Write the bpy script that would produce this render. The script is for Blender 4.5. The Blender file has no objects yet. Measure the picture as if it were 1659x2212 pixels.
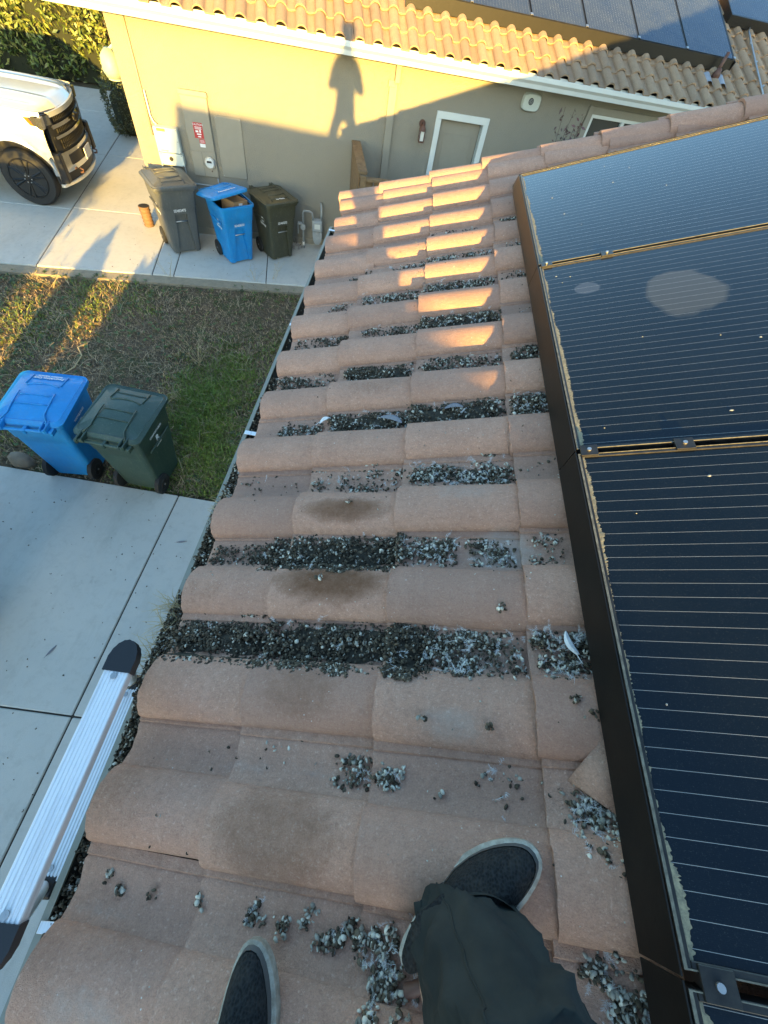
import bpy, math, random
import numpy as np
from mathutils import Matrix, Vector
random.seed(7); rng = np.random.default_rng(7)
SC = bpy.context.scene
COL = SC.collection
# ---------------------------------------------------------------- camera, sky, sun
PITCH = math.radians(21.5185)
NA = math.radians(76.985)
CAMZ = 4.25
CAMR = Matrix(((0.98405348, -0.16832324, -0.05749807), (0.10925687, 0.82708055, -0.55136258), (0.14036267, 0.53628821, 0.83228197)))
cam_d = bpy.data.cameras.new('camera'); cam = bpy.data.objects.new('camera', cam_d); COL.objects.link(cam)
cam.matrix_world = Matrix.Translation((0, 0, CAMZ)) @ CAMR.to_4x4()
cam_d.sensor_fit = 'HORIZONTAL'; cam_d.sensor_width = 36; cam_d.lens = 36 * 875.19 / 1659
cam_d.clip_start = 0.02; cam_d.clip_end = 500
SC.camera = cam
SUN = Vector((0.15204, -0.97070, 0.18606)).normalized()
w = bpy.data.worlds.new('World'); SC.world = w; w.use_nodes = True
nt = w.node_tree; nt.nodes.clear()
sky = nt.nodes.new('ShaderNodeTexSky'); sky.sky_type = 'NISHITA'; sky.sun_disc = False
sky.sun_elevation = math.asin(SUN.z); sky.sun_rotation = math.atan2(SUN.x, SUN.y)
sky.air_density = 1.0; sky.dust_density = 1.0; sky.ozone_density = 2.0
bg = nt.nodes.new('ShaderNodeBackground'); bg.inputs['Strength'].default_value = 0.105
out = nt.nodes.new('ShaderNodeOutputWorld')
tnt = nt.nodes.new('ShaderNodeMix'); tnt.data_type = 'RGBA'; tnt.blend_type = 'MULTIPLY'; tnt.inputs[0].default_value = 1.0; tnt.inputs[7].default_value = (0.92, 1.04, 1.0, 1)   # greener, hazier evening sky
nt.links.new(sky.outputs[0], tnt.inputs[6]); nt.links.new(tnt.outputs[2], bg.inputs[0]); nt.links.new(bg.outputs[0], out.inputs[0])
sl = bpy.data.lights.new('sun', 'SUN'); sl.energy = 3.7; sl.angle = math.radians(0.55); sl.color = (1.0, 0.62, 0.13)
so = bpy.data.objects.new('sun', sl); COL.objects.link(so); so.location = (3, -20, 12)
so.rotation_euler = SUN.to_track_quat('Z', 'Y').to_euler()
SC.view_settings.view_transform = 'Standard'; SC.view_settings.look = 'None'
SC.view_settings.exposure = 2.7; SC.view_settings.gamma = 1

# ---------------------------------------------------------------- frames
U = Vector((math.cos(PITCH), 0, math.sin(PITCH))); NR = Vector((-math.sin(PITCH), 0, math.cos(PITCH)))
RO = Vector((0, 0, CAMZ)) - 1.1 * NR
RM = Matrix(((U.x, 0, NR.x, RO.x), (U.y, 1, NR.y, RO.y), (U.z, 0, NR.z, RO.z), (0, 0, 0, 1)))      # roof frame: u, v, h
NX = Vector((math.sin(NA), math.cos(NA), 0)); NW = Vector((-math.cos(NA), math.sin(NA), 0))
NM = Matrix(((NX.x, NW.x, 0, 0), (NX.y, NW.y, 0, 0), (0, 0, 1, 0), (0, 0, 0, 1)))                   # neighbour frame: s, w, z
WALL = 9.338
I4 = Matrix.Identity(4)

# ---------------------------------------------------------------- materials
MATS = {}
def lin(c): return tuple(c) + (1,) if len(c) == 3 else c
class MT:
    def __init__(s, name, color=(0.5, 0.5, 0.5), rough=0.7, metal=0, spec=None):
        s.m = bpy.data.materials.new(name); s.m.use_nodes = True
        s.t = s.m.node_tree; s.b = s.t.nodes['Principled BSDF']
        s.b.inputs['Base Color'].default_value = lin(color); s.b.inputs['Roughness'].default_value = rough
        s.b.inputs['Metallic'].default_value = metal
        if spec is not None: s.b.inputs['Specular IOR Level'].default_value = spec
        MATS[name] = s.m; s.color = lin(color); s.tc = None; s.cur = None
    def n(s, typ, **kw):
        nd = s.t.nodes.new('ShaderNode' + typ)
        for k, v in kw.items():
            if k in nd.inputs: nd.inputs[k].default_value = v
            else: setattr(nd, k, v)
        return nd
    def link(s, a, b): s.t.links.new(a, b)
    def coord(s, scale=(1, 1, 1)):
        if not s.tc: s.tc = s.n('TexCoord')
        mp = s.n('Mapping'); mp.inputs['Scale'].default_value = scale
        s.link(s.tc.outputs['Object'], mp.inputs[0]); return mp.outputs[0]
    def noise(s, scale=5, detail=4, rough=0.6, sc=(1, 1, 1), lo=0.35, hi=0.65):
        nz = s.n('TexNoise'); nz.inputs['Scale'].default_value = scale; nz.inputs['Detail'].default_value = detail; nz.inputs['Roughness'].default_value = rough
        s.link(s.coord(sc), nz.inputs['Vector'])
        mr = s.n('MapRange'); mr.inputs[1].default_value = lo; mr.inputs[2].default_value = hi
        s.link(nz.outputs[0], mr.inputs[0]); return mr.outputs[0]
    def mixin(s, fac, color, strength=1.0, blend='MIX'):
        mx = s.n('Mix', data_type='RGBA', blend_type=blend)
        if s.cur is None: mx.inputs[6].default_value = s.color
        else: s.link(s.cur, mx.inputs[6])
        mx.inputs[7].default_value = lin(color)
        if strength != 1.0:
            ml = s.n('Math', operation='MULTIPLY'); s.link(fac, ml.inputs[0]); ml.inputs[1].default_value = strength; fac = ml.outputs[0]
        s.link(fac, mx.inputs[0]); s.cur = mx.outputs[2]; s.link(s.cur, s.b.inputs['Base Color']); return s
    def bump(s, fac, strength=0.3, dist=0.01):
        bp = s.n('Bump'); bp.inputs['Strength'].default_value = strength; bp.inputs['Distance'].default_value = dist
        s.link(fac, bp.inputs['Height'])
        old = s.b.inputs['Normal'].links
        if old: s.link(old[0].from_socket, bp.inputs['Normal'])
        s.link(bp.outputs[0], s.b.inputs['Normal']); return s
    def attr(s, name, ch=None):
        a = s.n('Attribute'); a.attribute_name = name
        if ch is None: return a.outputs['Color']
        sp = s.n('SeparateColor'); s.link(a.outputs['Color'], sp.inputs[0]); return sp.outputs[ch]

# roof tile
def tile_mat(name, base, dark, pale):
    t = MT(name, base, 0.92, spec=0.25)
    t.mixin(t.noise(7, 3, 0.6), dark, 0.5)
    t.mixin(t.noise(320, 3, 0.75, lo=0.42, hi=0.72), (dark[0] * 0.5, dark[1] * 0.5, dark[2] * 0.55), 0.6)
    t.mixin(t.noise(95, 3, 0.8, sc=(0.55, 1, 1), lo=0.48, hi=0.68), (dark[0] * 0.6, dark[1] * 0.58, dark[2] * 0.6), 0.4)
    t.mixin(t.noise(150, 2, 0.6, sc=(1, 1, 1), lo=0.58, hi=0.72), pale, 0.6)
    t.mixin(t.noise(60, 4, 0.8, sc=(1.0, 0.15, 1), lo=0.5, hi=0.75), pale, 0.25)
    t.mixin(t.attr('stain', 2), (dark[0] * 0.8, dark[1] * 0.9, dark[2]), 0.75)
    def broken(ch, lo, hi):
        nz = t.noise(34, 8, 0.85, lo=0.25, hi=0.75); ad = t.n('Math', operation='MULTIPLY_ADD'); t.link(nz, ad.inputs[0]); ad.inputs[1].default_value = 0.55; t.link(t.attr('stain', ch), ad.inputs[2])
        mr_ = t.n('MapRange'); mr_.inputs[1].default_value = lo; mr_.inputs[2].default_value = hi; t.link(ad.outputs[0], mr_.inputs[0]); return mr_.outputs[0]
    b_inv = t.n('Math', operation='SUBTRACT'); b_inv.inputs[0].default_value = 0.7; t.link(t.attr('stain', 2), b_inv.inputs[1]); t.mixin(b_inv.outputs[0], pale, 0.14)
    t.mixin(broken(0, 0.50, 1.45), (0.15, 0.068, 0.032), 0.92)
    t.mixin(broken(1, 0.50, 1.2), (0.42, 0.39, 0.35), 0.65)
    # white specks of droppings
    sp = t.n('TexVoronoi'); sp.inputs['Scale'].default_value = 42; t.link(t.coord(), sp.inputs['Vector'])
    mr = t.n('MapRange'); mr.inputs[1].default_value = 0.075; mr.inputs[2].default_value = 0.05; t.link(sp.outputs['Distance'], mr.inputs[0])
    gate = t.noise(3.1, 2, 0.5, lo=0.55, hi=0.6)
    ml = t.n('Math', operation='MULTIPLY'); t.link(mr.outputs[0], ml.inputs[0]); t.link(gate, ml.inputs[1])
    t.mixin(ml.outputs[0], (0.7, 0.68, 0.62), 0.8)
    t.bump(t.noise(300, 3, 0.8, lo=0.2, hi=0.8), 0.75, 0.0025)
    t.bump(t.noise(120, 4, 0.8, sc=(0.5, 1, 1), lo=0.2, hi=0.8), 0.6, 0.0030)
    t.bump(t.noise(45, 3, 0.6, lo=0.2, hi=0.8), 0.35, 0.003)
    return t
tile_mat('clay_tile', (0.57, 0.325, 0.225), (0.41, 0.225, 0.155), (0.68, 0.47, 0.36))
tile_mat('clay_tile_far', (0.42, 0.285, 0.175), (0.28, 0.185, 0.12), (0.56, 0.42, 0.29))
def simple(name, col, rough=0.7, metal=0, n=None, bump=None, spec=None, col2=None, k=0.5):
    t = MT(name, col, rough, metal, spec)
    if n:
        c2 = col2 or tuple(x * 0.6 for x in col)
        t.mixin(t.noise(n, 5, 0.65), c2, k)
    if bump: t.bump(t.noise(bump[0], 3, 0.7, lo=0.2, hi=0.8), bump[1], bump[2])
    return t
#simple('stucco', (0.47, 0.395, 0.27), 0.95, n=1.3, col2=(0.40, 0.335, 0.225), bump=(85, 0.7, 0.006)).mixin(MT.noise(bpy and MT('tmp'), 1) if False else None, (0, 0, 0)) if False else None
st = simple('stucco_wall', (0.265, 0.245, 0.20), 0.95, n=1.1, col2=(0.23, 0.21, 0.172), bump=(75, 0.75, 0.007)); st.mixin(st.noise(130, 2, 0.7, lo=0.5, hi=0.7), (0.18, 0.165, 0.13), 0.6)
st.mixin(st.noise(2.2, 6, 0.75, sc=(1, 1, 0.5), lo=0.55, hi=0.72), (0.20, 0.185, 0.15), 0.45)
simple('stucco_paint', (0.26, 0.24, 0.195), 0.6, n=9, k=0.15)
simple('trim_white', (0.62, 0.65, 0.63), 0.45, n=5, k=0.12, bump=(30, 0.2, 0.002))
simple('trim_shadow', (0.10, 0.09, 0.07), 0.9)
simple('dark_void', (0.012, 0.011, 0.01), 0.95)
c = simple('concrete', (0.55, 0.53, 0.475), 0.9, n=0.8, col2=(0.42, 0.43, 0.40), bump=(160, 0.5, 0.003)); c.mixin(c.noise(9, 6, 0.75, lo=0.5, hi=0.75), (0.30, 0.28, 0.24), 0.35); c.mixin(c.noise(260, 2, 0.8, lo=0.55, hi=0.75), (0.28, 0.26, 0.22), 0.35)
c.mixin(c.noise(3.2, 6, 0.8, lo=0.62, hi=0.72), (0.22, 0.19, 0.15), 0.35)
c.mixin(c.noise(1.3, 7, 0.8, sc=(1.0, 0.25, 1), lo=0.52, hi=0.66), (0.34, 0.33, 0.29), 0.4); c.mixin(c.noise(24, 5, 0.8, lo=0.66, hi=0.72), (0.16, 0.15, 0.12), 0.5)
simple('joint_dirt', (0.045, 0.038, 0.028), 0.95, n=20)
d = simple('soil', (0.14, 0.10, 0.062), 0.98, n=4, col2=(0.075, 0.055, 0.033), k=0.8, bump=(40, 0.9, 0.02)); d.mixin(d.noise(2.2, 5, 0.7, lo=0.48, hi=0.6), (0.05, 0.075, 0.022), 0.75); d.mixin(d.noise(90, 3, 0.8, lo=0.52, hi=0.7), (0.28, 0.22, 0.14), 0.5)
simple('pale_dirt', (0.33, 0.28, 0.20), 0.98, n=14, bump=(70, 0.8, 0.01))
bl = MT('blade', (0.1, 0.12, 0.03), 0.7, spec=0.3); bl.link(bl.attr('tint'), bl.b.inputs['Base Color']); bl.b.inputs['Subsurface Weight'].default_value = 0.0
lf = MT('leaf', (0.06, 0.10, 0.03), 0.42, spec=0.5); lf.link(lf.attr('tint'), lf.b.inputs['Base Color'])
dp = MT('dropping', (0.08, 0.07, 0.05), 0.85, spec=0.3); dp.link(dp.attr('tint'), dp.b.inputs['Base Color'])
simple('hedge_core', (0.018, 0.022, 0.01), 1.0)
simple('feather', (0.78, 0.78, 0.76), 0.8, n=60, col2=(0.35, 0.36, 0.38))
simple('feather_grey', (0.20, 0.21, 0.24), 0.75, n=90, col2=(0.12, 0.12, 0.14))
simple('skirt_metal', (0.006, 0.0055, 0.005), 0.45, 0.0, spec=0.3, n=26, col2=(0.018, 0.015, 0.011), k=0.3, bump=(60, 0.15, 0.001))
simple('frame_black', (0.014, 0.014, 0.015), 0.4, 0.3, n=40, col2=(0.06, 0.055, 0.045), k=0.5)
simple('frame_dust', (0.20, 0.19, 0.15), 0.85, n=55, col2=(0.08, 0.075, 0.06), k=0.95)
simple('dust', (0.30, 0.265, 0.17), 0.95, n=120, col2=(0.12, 0.11, 0.085), k=0.9)
simple('bolt_steel', (0.45, 0.45, 0.45), 0.4, 0.9)
simple('lead', (0.38, 0.39, 0.42), 0.5, 0.5, n=12)
simple('conduit_steel', (0.5, 0.5, 0.5), 0.35, 0.8, n=20)
def pv_mat(name, base, dusty=0.2, axis='Y', spacing=0.03225, rough=0.09, blotches=()):
    t = MT(name, base, rough, 0, 0.24)
    co = t.coord(); sp = t.n('SeparateXYZ'); t.link(co, sp.inputs[0])
    def lines(sock, period, width, fac, col):
        m = t.n('Math', operation='DIVIDE'); t.link(sock, m.inputs[0]); m.inputs[1].default_value = period
        f = t.n('Math', operation='FRACT'); t.link(m.outputs[0], f.inputs[0])
        c_ = t.n('Math', operation='LESS_THAN'); t.link(f.outputs[0], c_.inputs[0]); c_.inputs[1].default_value = width / period
        t.mixin(c_.outputs[0], col, fac)
    lines(sp.outputs[axis], spacing / 13, spacing / 40, 0.25, (base[0] * 1.8, base[1] * 1.8, base[2] * 1.8))
    dn = t.noise(2.5, 5, 0.7, lo=0.3, hi=0.75); t.mixin(dn, (0.09, 0.10, 0.10), dusty)
    dn2 = t.noise(420, 2, 0.9, lo=0.6, hi=0.75); t.mixin(dn2, (0.25, 0.25, 0.22), 0.15)
    for (bx, by, rx, ry, k, colr) in blotches:
        sub = t.n('VectorMath', operation='SUBTRACT'); t.link(co, sub.inputs[0]); sub.inputs[1].default_value = (bx, by, 0)
        sc_ = t.n('VectorMath', operation='MULTIPLY'); t.link(sub.outputs[0], sc_.inputs[0]); sc_.inputs[1].default_value = (1 / rx, 1 / ry, 0)
        ln = t.n('VectorMath', operation='LENGTH'); t.link(sc_.outputs[0], ln.inputs[0])
        nz = t.n('TexNoise'); nz.inputs['Scale'].default_value = 7; t.link(co, nz.inputs['Vector'])
        ad = t.n('Math', operation='MULTIPLY_ADD'); t.link(nz.outputs[0], ad.inputs[0]); ad.inputs[1].default_value = 0.7; t.link(ln.outputs['Value'], ad.inputs[2])
        mr = t.n('MapRange'); mr.inputs[1].default_value = 1.42; mr.inputs[2].default_value = 1.28; t.link(ad.outputs[0], mr.inputs[0])
        t.mixin(mr.outputs[0], colr, k)
    lines(sp.outputs[axis], spacing, 0.0007, 0.7, (0.45, 0.45, 0.43))
    t.b.inputs['Coat Weight'].default_value = 0.0
    return t
pv_mat('pv_glass', (0.003, 0.0075, 0.014), 0.05)
pv_mat('pv_glass_blotch', (0.003, 0.0075, 0.014), 0.05, blotches=[(0.446, 0.71, 0.12, 0.14, 0.42, (0.12, 0.115, 0.10)), (0.15, 0.83, 0.045, 0.04, 0.4, (0.12, 0.13, 0.15))])
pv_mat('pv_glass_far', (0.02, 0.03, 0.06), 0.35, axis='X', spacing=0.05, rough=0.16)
def plastic(name, col, rough=0.45):
    t = MT(name, col, rough, 0, 0.5); t.mixin(t.noise(3, 4, 0.7), tuple(x * 0.75 for x in col), 0.5)
    t.mixin(t.noise(26, 6, 0.8, sc=(1, 1, 0.12), lo=0.50, hi=0.75), (min(1, col[0] * 1.6 + 0.05), min(1, col[1] * 1.4 + 0.05), min(1, col[2] * 1.2 + 0.04)), 0.35)
    t.mixin(t.noise(70, 4, 0.85, sc=(1, 1, 0.3), lo=0.60, hi=0.66), (0.30, 0.30, 0.28), 0.35); t.mixin(t.noise(5, 5, 0.75, lo=0.5, hi=0.8), (0.16, 0.14, 0.11), 0.25)
    t.bump(t.noise(240, 2, 0.7), 0.2, 0.001); return t
plastic('blue_plastic', (0.006, 0.235, 0.60)); plastic('green_plastic', (0.026, 0.058, 0.046)); plastic('grey_plastic', (0.10, 0.105, 0.10)); plastic('olive_plastic', (0.055, 0.055, 0.032))
simple('chalky', (0.38, 0.37, 0.33), 0.9, n=200, k=0.8); simple('bin_inside', (0.03, 0.035, 0.03), 0.9); simple('cardboard', (0.33, 0.21, 0.11), 0.9, n=8)
simple('white_print', (0.75, 0.76, 0.76), 0.7, n=60, k=0.25); simple('black_rubber', (0.018, 0.018, 0.018), 0.75, n=30); simple('black_plastic', (0.012, 0.013, 0.016), 0.45)
simple('red_label', (0.42, 0.03, 0.03), 0.6); simple('yellow_label', (0.55, 0.55, 0.05), 0.6); simple('enclosure_grey', (0.5, 0.54, 0.5), 0.45, n=4, k=0.12)
simple('glass_dark', (0.03, 0.045, 0.05), 0.06, spec=0.6); simple('frosted', (0.6, 0.62, 0.58), 0.3); simple('meter_glass', (0.55, 0.57, 0.56), 0.12)
simple('truck_paint', (0.60, 0.59, 0.54), 0.16, 0.25, spec=0.6); simple('chrome', (0.72, 0.72, 0.70), 0.1, 1.0); simple('amber', (0.6, 0.10, 0.01), 0.2); simple('lamp_clear', (0.22, 0.23, 0.24), 0.12, 0.8)
simple('wheel_black', (0.02, 0.02, 0.02), 0.35, 0.4); simple('plate_white', (0.6, 0.6, 0.6), 0.5)
simple('wood', (0.22, 0.145, 0.075), 0.85, n=14, col2=(0.10, 0.065, 0.035), k=0.8, bump=(40, 0.3, 0.003)); simple('bark', (0.09, 0.07, 0.05), 0.95, n=20)
simple('red_clay', (0.15, 0.085, 0.05), 0.75, n=8); simple('rust_brown', (0.11, 0.05, 0.035), 0.6, n=30)
a_ = MT('aluminium', (0.80, 0.82, 0.84), 0.5, 0.55); a_.mixin(a_.noise(30, 5, 0.8, sc=(1, 0.08, 1), lo=0.5, hi=0.75), (0.42, 0.43, 0.45), 0.6)
simple('gutter_paint', (0.24, 0.235, 0.19), 0.5, n=10, k=0.25); simple('gutter_inside', (0.06, 0.055, 0.045), 0.85, n=18); simple('gas_grey', (0.34, 0.37, 0.38), 0.5, n=12, k=0.3)
sh = MT('shoe_knit', (0.008, 0.009, 0.010), 0.95, spec=0.15)
wv = sh.n('TexVoronoi'); wv.inputs['Scale'].default_value = 230; sh.link(sh.coord((1, 0.8, 1)), wv.inputs['Vector']); sh.mixin(wv.outputs['Distance'], (0.035, 0.037, 0.038), 0.9); sh.bump(wv.outputs['Distance'], 0.9, 0.002); sh.mixin(sh.noise(14, 3, 0.6, lo=0.5, hi=0.7), (0.08, 0.07, 0.055), 0.25)
simple('shoe_sole', (0.42, 0.40, 0.34), 0.85, n=45, col2=(0.20, 0.17, 0.13), k=0.85); simple('shoe_suede', (0.085, 0.082, 0.078), 0.95, n=40)
tr = simple('trouser_cloth', (0.015, 0.020, 0.020), 0.9, n=9, col2=(0.036, 0.042, 0.039), k=0.6, bump=(700, 0.4, 0.0008)); tr.b.inputs['Specular IOR Level'].default_value = 0.3; tr.bump(tr.noise(6, 3, 0.6, sc=(1, 1, 0.5), lo=0.3, hi=0.7), 0.5, 0.015)
simple('skin', (0.45, 0.28, 0.20), 0.6); simple('jacket_cloth', (0.03, 0.03, 0.035), 0.9); simple('cap_cloth', (0.02, 0.02, 0.03), 0.9); simple('dry_leaf', (0.13, 0.075, 0.05), 0.85); simple('phone_glass', (0.01, 0.01, 0.012), 0.1)
simple('straw', (0.50, 0.40, 0.22), 0.85, n=40); simple('stone', (0.24, 0.20, 0.15), 0.95, n=12, bump=(30, 0.6, 0.01)); simple('pale_plastic', (0.30, 0.37, 0.29), 0.5)

# ---------------------------------------------------------------- mesh collecting
class MB:
    def __init__(s, M=None): s.V = []; s.F = []; s.nv = 0; s.M = M or I4; s.smooth = False; s.att = {}
    def add(s, V, F, M=None):
        M = s.M @ M if M is not None else s.M
        s.V.extend([tuple(M @ Vector(v)) for v in V]); s.F.extend([tuple(i + s.nv for i in f) for f in F]); s.nv += len(V); return s
    def box(s, x0, x1, y0, y1, z0, z1, M=None, bev=0.0):
        if bev > 0:
            b = min(bev, (x1 - x0) / 2.01, (y1 - y0) / 2.01, (z1 - z0) / 2.01)
            V = []; 
            # chamfered box: 24 verts
            idx = {}
            for sx in (0, 1):
                for sy in (0, 1):
                    for sz in (0, 1):
                        X = (x0, x1)[sx]; Y = (y0, y1)[sy]; Z = (z0, z1)[sz]
                        dx = b if sx == 0 else -b; dy = b if sy == 0 else -b; dz = b if sz == 0 else -b
                        idx[sx, sy, sz, 0] = len(V); V.append((X, Y + dy, Z + dz))
                        idx[sx, sy, sz, 1] = len(V); V.append((X + dx, Y, Z + dz))
                        idx[sx, sy, sz, 2] = len(V); V.append((X + dx, Y + dy, Z))
            F = []
            for k in (0, 1):
                q = lambda a, b_, c_: idx[a, b_, c_, 0]
                F.append((q(k, 0, 0), q(k, 1, 0), q(k, 1, 1), q(k, 0, 1))[::1 if k else -1])
                q1 = [idx[0, k, 0, 1], idx[1, k, 0, 1], idx[1, k, 1, 1], idx[0, k, 1, 1]]; F.append(tuple(q1[::-1] if k else q1))
                q2 = [idx[0, 0, k, 2], idx[1, 0, k, 2], idx[1, 1, k, 2], idx[0, 1, k, 2]]; F.append(tuple(q2 if k else q2[::-1]))
            for i in (0, 1):
                for j in (0, 1):
                    F.append((idx[i, j, 0, 0], idx[i, j, 1, 0], idx[i, j, 1, 1], idx[i, j, 0, 1]))
                    F.append((idx[i, 0, j, 0], idx[i, 1, j, 0], idx[i, 1, j, 2], idx[i, 0, j, 2]))
                    F.append((idx[0, i, j, 1], idx[1, i, j, 1], idx[1, i, j, 2], idx[0, i, j, 2]))
            for a in (0, 1):
                for b_ in (0, 1):
                    for c_ in (0, 1): F.append((idx[a, b_, c_, 0], idx[a, b_, c_, 1], idx[a, b_, c_, 2]))
            return s.add(V, F, M)
        V = [(x, y, z) for x in (x0, x1) for y in (y0, y1) for z in (z0, z1)]
        return s.add(V, [(0, 1, 3, 2), (4, 6, 7, 5), (0, 4, 5, 1), (2, 3, 7, 6), (0, 2, 6, 4), (1, 5, 7, 3)], M)
    def loft(s, rings, caps=True, closed=True, M=None):
        n = len(rings[0]); V = [p for r in rings for p in r]; F = []
        for i in range(len(rings) - 1):
            for j in range(n if closed else n - 1):
                k = (j + 1) % n; F.append((i * n + j, i * n + k, (i + 1) * n + k, (i + 1) * n + j))
        if caps: F.append(tuple(range(n))[::-1]); F.append(tuple(range((len(rings) - 1) * n, len(rings) * n)))
        return s.add(V, F, M)
    def tube(s, pts, r, n=8, M=None, caps=True):
        P = [Vector(p) for p in pts]; rr = r if isinstance(r, (list, tuple)) else [r] * len(P); rings = []; up = None
        for i, p in enumerate(P):
            d = (P[min(i + 1, len(P) - 1)] - P[max(i - 1, 0)]).normalized()
            if up is None: up = d.orthogonal().normalized()
            up = (up - d * up.dot(d)); up = up.normalized() if up.length > 1e-6 else d.orthogonal().normalized()
            sd = d.cross(up)
            rings.append([tuple(p + (up * math.cos(a) + sd * math.sin(a)) * rr[i]) for a in [2 * math.pi * k / n for k in range(n)]])
        return s.loft(rings, caps, True, M)
    def disc(s, c_, axis, r, h, n=20, M=None, bev=0):
        c_ = Vector(c_); a = Vector(axis).normalized()
        return s.tube([c_, c_ + a * h], r, n, M) if not bev else s.tube([c_, c_ + a * (h - bev), c_ + a * h], [r, r, r - bev], n, M)
    def build(s, name, mat, parent=None, smooth=False, angle=None):
        me = bpy.data.meshes.new(name)
        V = s.V
        if parent is not None:
            Mi = PM[parent.name].inverted(); V = [tuple(Mi @ Vector(v)) for v in V]
        me.from_pydata(V, [], s.F); me.materials.append(MATS[mat])
        o = bpy.data.objects.new(name, me); COL.objects.link(o)
        if parent is not None: o.parent = parent
        PM[o.name] = PM[parent.name] if parent is not None else I4
        if smooth:
            me.polygons.foreach_set('use_smooth', [True] * len(me.polygons))
            if angle: me.set_sharp_from_angle(angle=math.radians(angle))
        return o
def islands(b, name, mat, parent, **kw):
    par = list(range(len(b.V)))
    def fd(x):
        while par[x] != x: par[x] = par[par[x]]; x = par[x]
        return x
    for f in b.F:
        r0 = fd(f[0])
        for q in f[1:]:
            par[fd(q)] = r0
    groups = {}
    for f in b.F: groups.setdefault(fd(f[0]), []).append(f)
    res = []
    for fs in groups.values():
        idx = sorted({i for f in fs for i in f}); mp_ = {i: k for k, i in enumerate(idx)}
        m = MB(); m.V = [b.V[i] for i in idx]; m.F = [tuple(mp_[i] for i in f) for f in fs]; m.nv = len(m.V)
        res.append(m.build(name, mat, parent, **kw))
    return res
PM = {}
def tag(o, label=None, cat=None, group=None, kind=None):
    if label: o['label'] = label
    if cat: o['category'] = cat
    if group: o['group'] = group
    if kind: o['kind'] = kind
    return o
def thing(name, label, cat, loc=(0, 0, 0), M=None, group=None):
    o = bpy.data.objects.new(name, None); COL.objects.link(o); o.empty_display_size = 0.1
    T = (M or I4) @ Matrix.Translation(loc) if M is not None else Matrix.Translation(loc)
    o.matrix_world = T; PM[o.name] = T
    return tag(o, label, cat, group)
def np_mesh(name, V, F, mat, tint=None, parent=None, smooth=False, att='tint'):
    V = np.asarray(V, dtype=np.float32); F = np.asarray(F, dtype=np.int32)
    me = bpy.data.meshes.new(name); k = F.shape[1]
    if parent is not None:
        Mi = np.array(PM[parent.name].inverted()); V = (V @ Mi[:3, :3].T + Mi[:3, 3]).astype(np.float32)
    me.vertices.add(len(V)); me.vertices.foreach_set('co', V.ravel())
    me.loops.add(F.size); me.loops.foreach_set('vertex_index', F.ravel())
    me.polygons.add(len(F)); me.polygons.foreach_set('loop_start', np.arange(0, F.size, k, dtype=np.int32))
    me.update(calc_edges=True); me.validate(); me.materials.append(MATS[mat])
    if tint is not None:
        a = me.color_attributes.new(att, 'FLOAT_COLOR', 'POINT'); c4 = np.ones((len(V), 4), np.float32); c4[:, :3] = tint; a.data.foreach_set('color', c4.ravel())
    if smooth: me.polygons.foreach_set('use_smooth', [True] * len(me.polygons))
    o = bpy.data.objects.new(name, me); COL.objects.link(o)
    if parent is not None: o.parent = parent
    PM[o.name] = PM[parent.name] if parent is not None else I4
    return o
def text(name, string, size, M, mat, parent, ext=0.0008, bold=0.0, font_shear=0.0, xs=1.0):
    cu = bpy.data.curves.new(name, 'FONT'); cu.body = string; cu.size = size; cu.extrude = ext; cu.align_x = 'CENTER'; cu.align_y = 'CENTER'; cu.offset = bold; cu.shear = font_shear
    cu.resolution_u = 3
    tmp = bpy.data.objects.new('tmp', cu); me = bpy.data.meshes.new_from_object(tmp)
    bpy.data.objects.remove(tmp); bpy.data.curves.remove(cu)
    me.transform(Matrix.Diagonal((xs, 1, 1, 1)))
    Mi = PM[parent.name].inverted() if parent is not None else I4
    me.transform(Mi @ M); me.name = name; me.materials.clear(); me.materials.append(MATS[mat])
    o = bpy.data.objects.new(name, me); COL.objects.link(o); o.parent = parent; PM[o.name] = PM[parent.name]
    return o
def frame(o, x, y):      # matrix with given origin, x and y direction
    x = Vector(x).normalized(); y = Vector(y); y = (y - x * y.dot(x)).normalized(); z = x.cross(y); o = Vector(o)
    return Matrix(((x.x, y.x, z.x, o.x), (x.y, y.y, z.y, o.y), (x.z, y.z, z.z, o.z), (0, 0, 0, 1)))
def P_uvh(u, v, h): return RM @ Vector((u, v, h))
def P_swz(s, w_, z): return NM @ Vector((s, w_, z))

# ---------------------------------------------------------------- ground
g = MB(); g.add([(-60, -60, -0.06), (60, -60, -0.06), (60, 80, -0.06), (-60, 80, -0.06)], [(0, 1, 2, 3)]); tag(g.build('ground', 'soil'), kind='structure')
def slabs(name, cells, M, z0=-0.1, z1=0.0, bev=0.008):
    b = MB(M)
    for (x0, x1, y0, y1) in cells: b.box(x0, x1, y0, y1, z0, z1, bev=bev)
    o = b.build(name, 'concrete'); return tag(o, kind='structure')
J = 0.007
# own driveway under the eave
xs = [-6.9, -4.9, -2.16, 0.6]; ys = [-6, -2.9, 0.175, 2.56]
cells = []
for i in range(3):
    for j in range(3):
        cells.append((xs[i] + J, xs[i + 1] - J, ys[j] + J, ys[j + 1] - J))
slabs('driveway', cells, Matrix.Rotation(math.radians(0.0), 4, 'Z') @ Matrix.Translation((0, 0, 0)))
b = MB(); b.box(-6.9, 0.6, -6, 2.53, -0.09, -0.012); tag(b.build('driveway_joint_fill', 'joint_dirt'), kind='structure')
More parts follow.
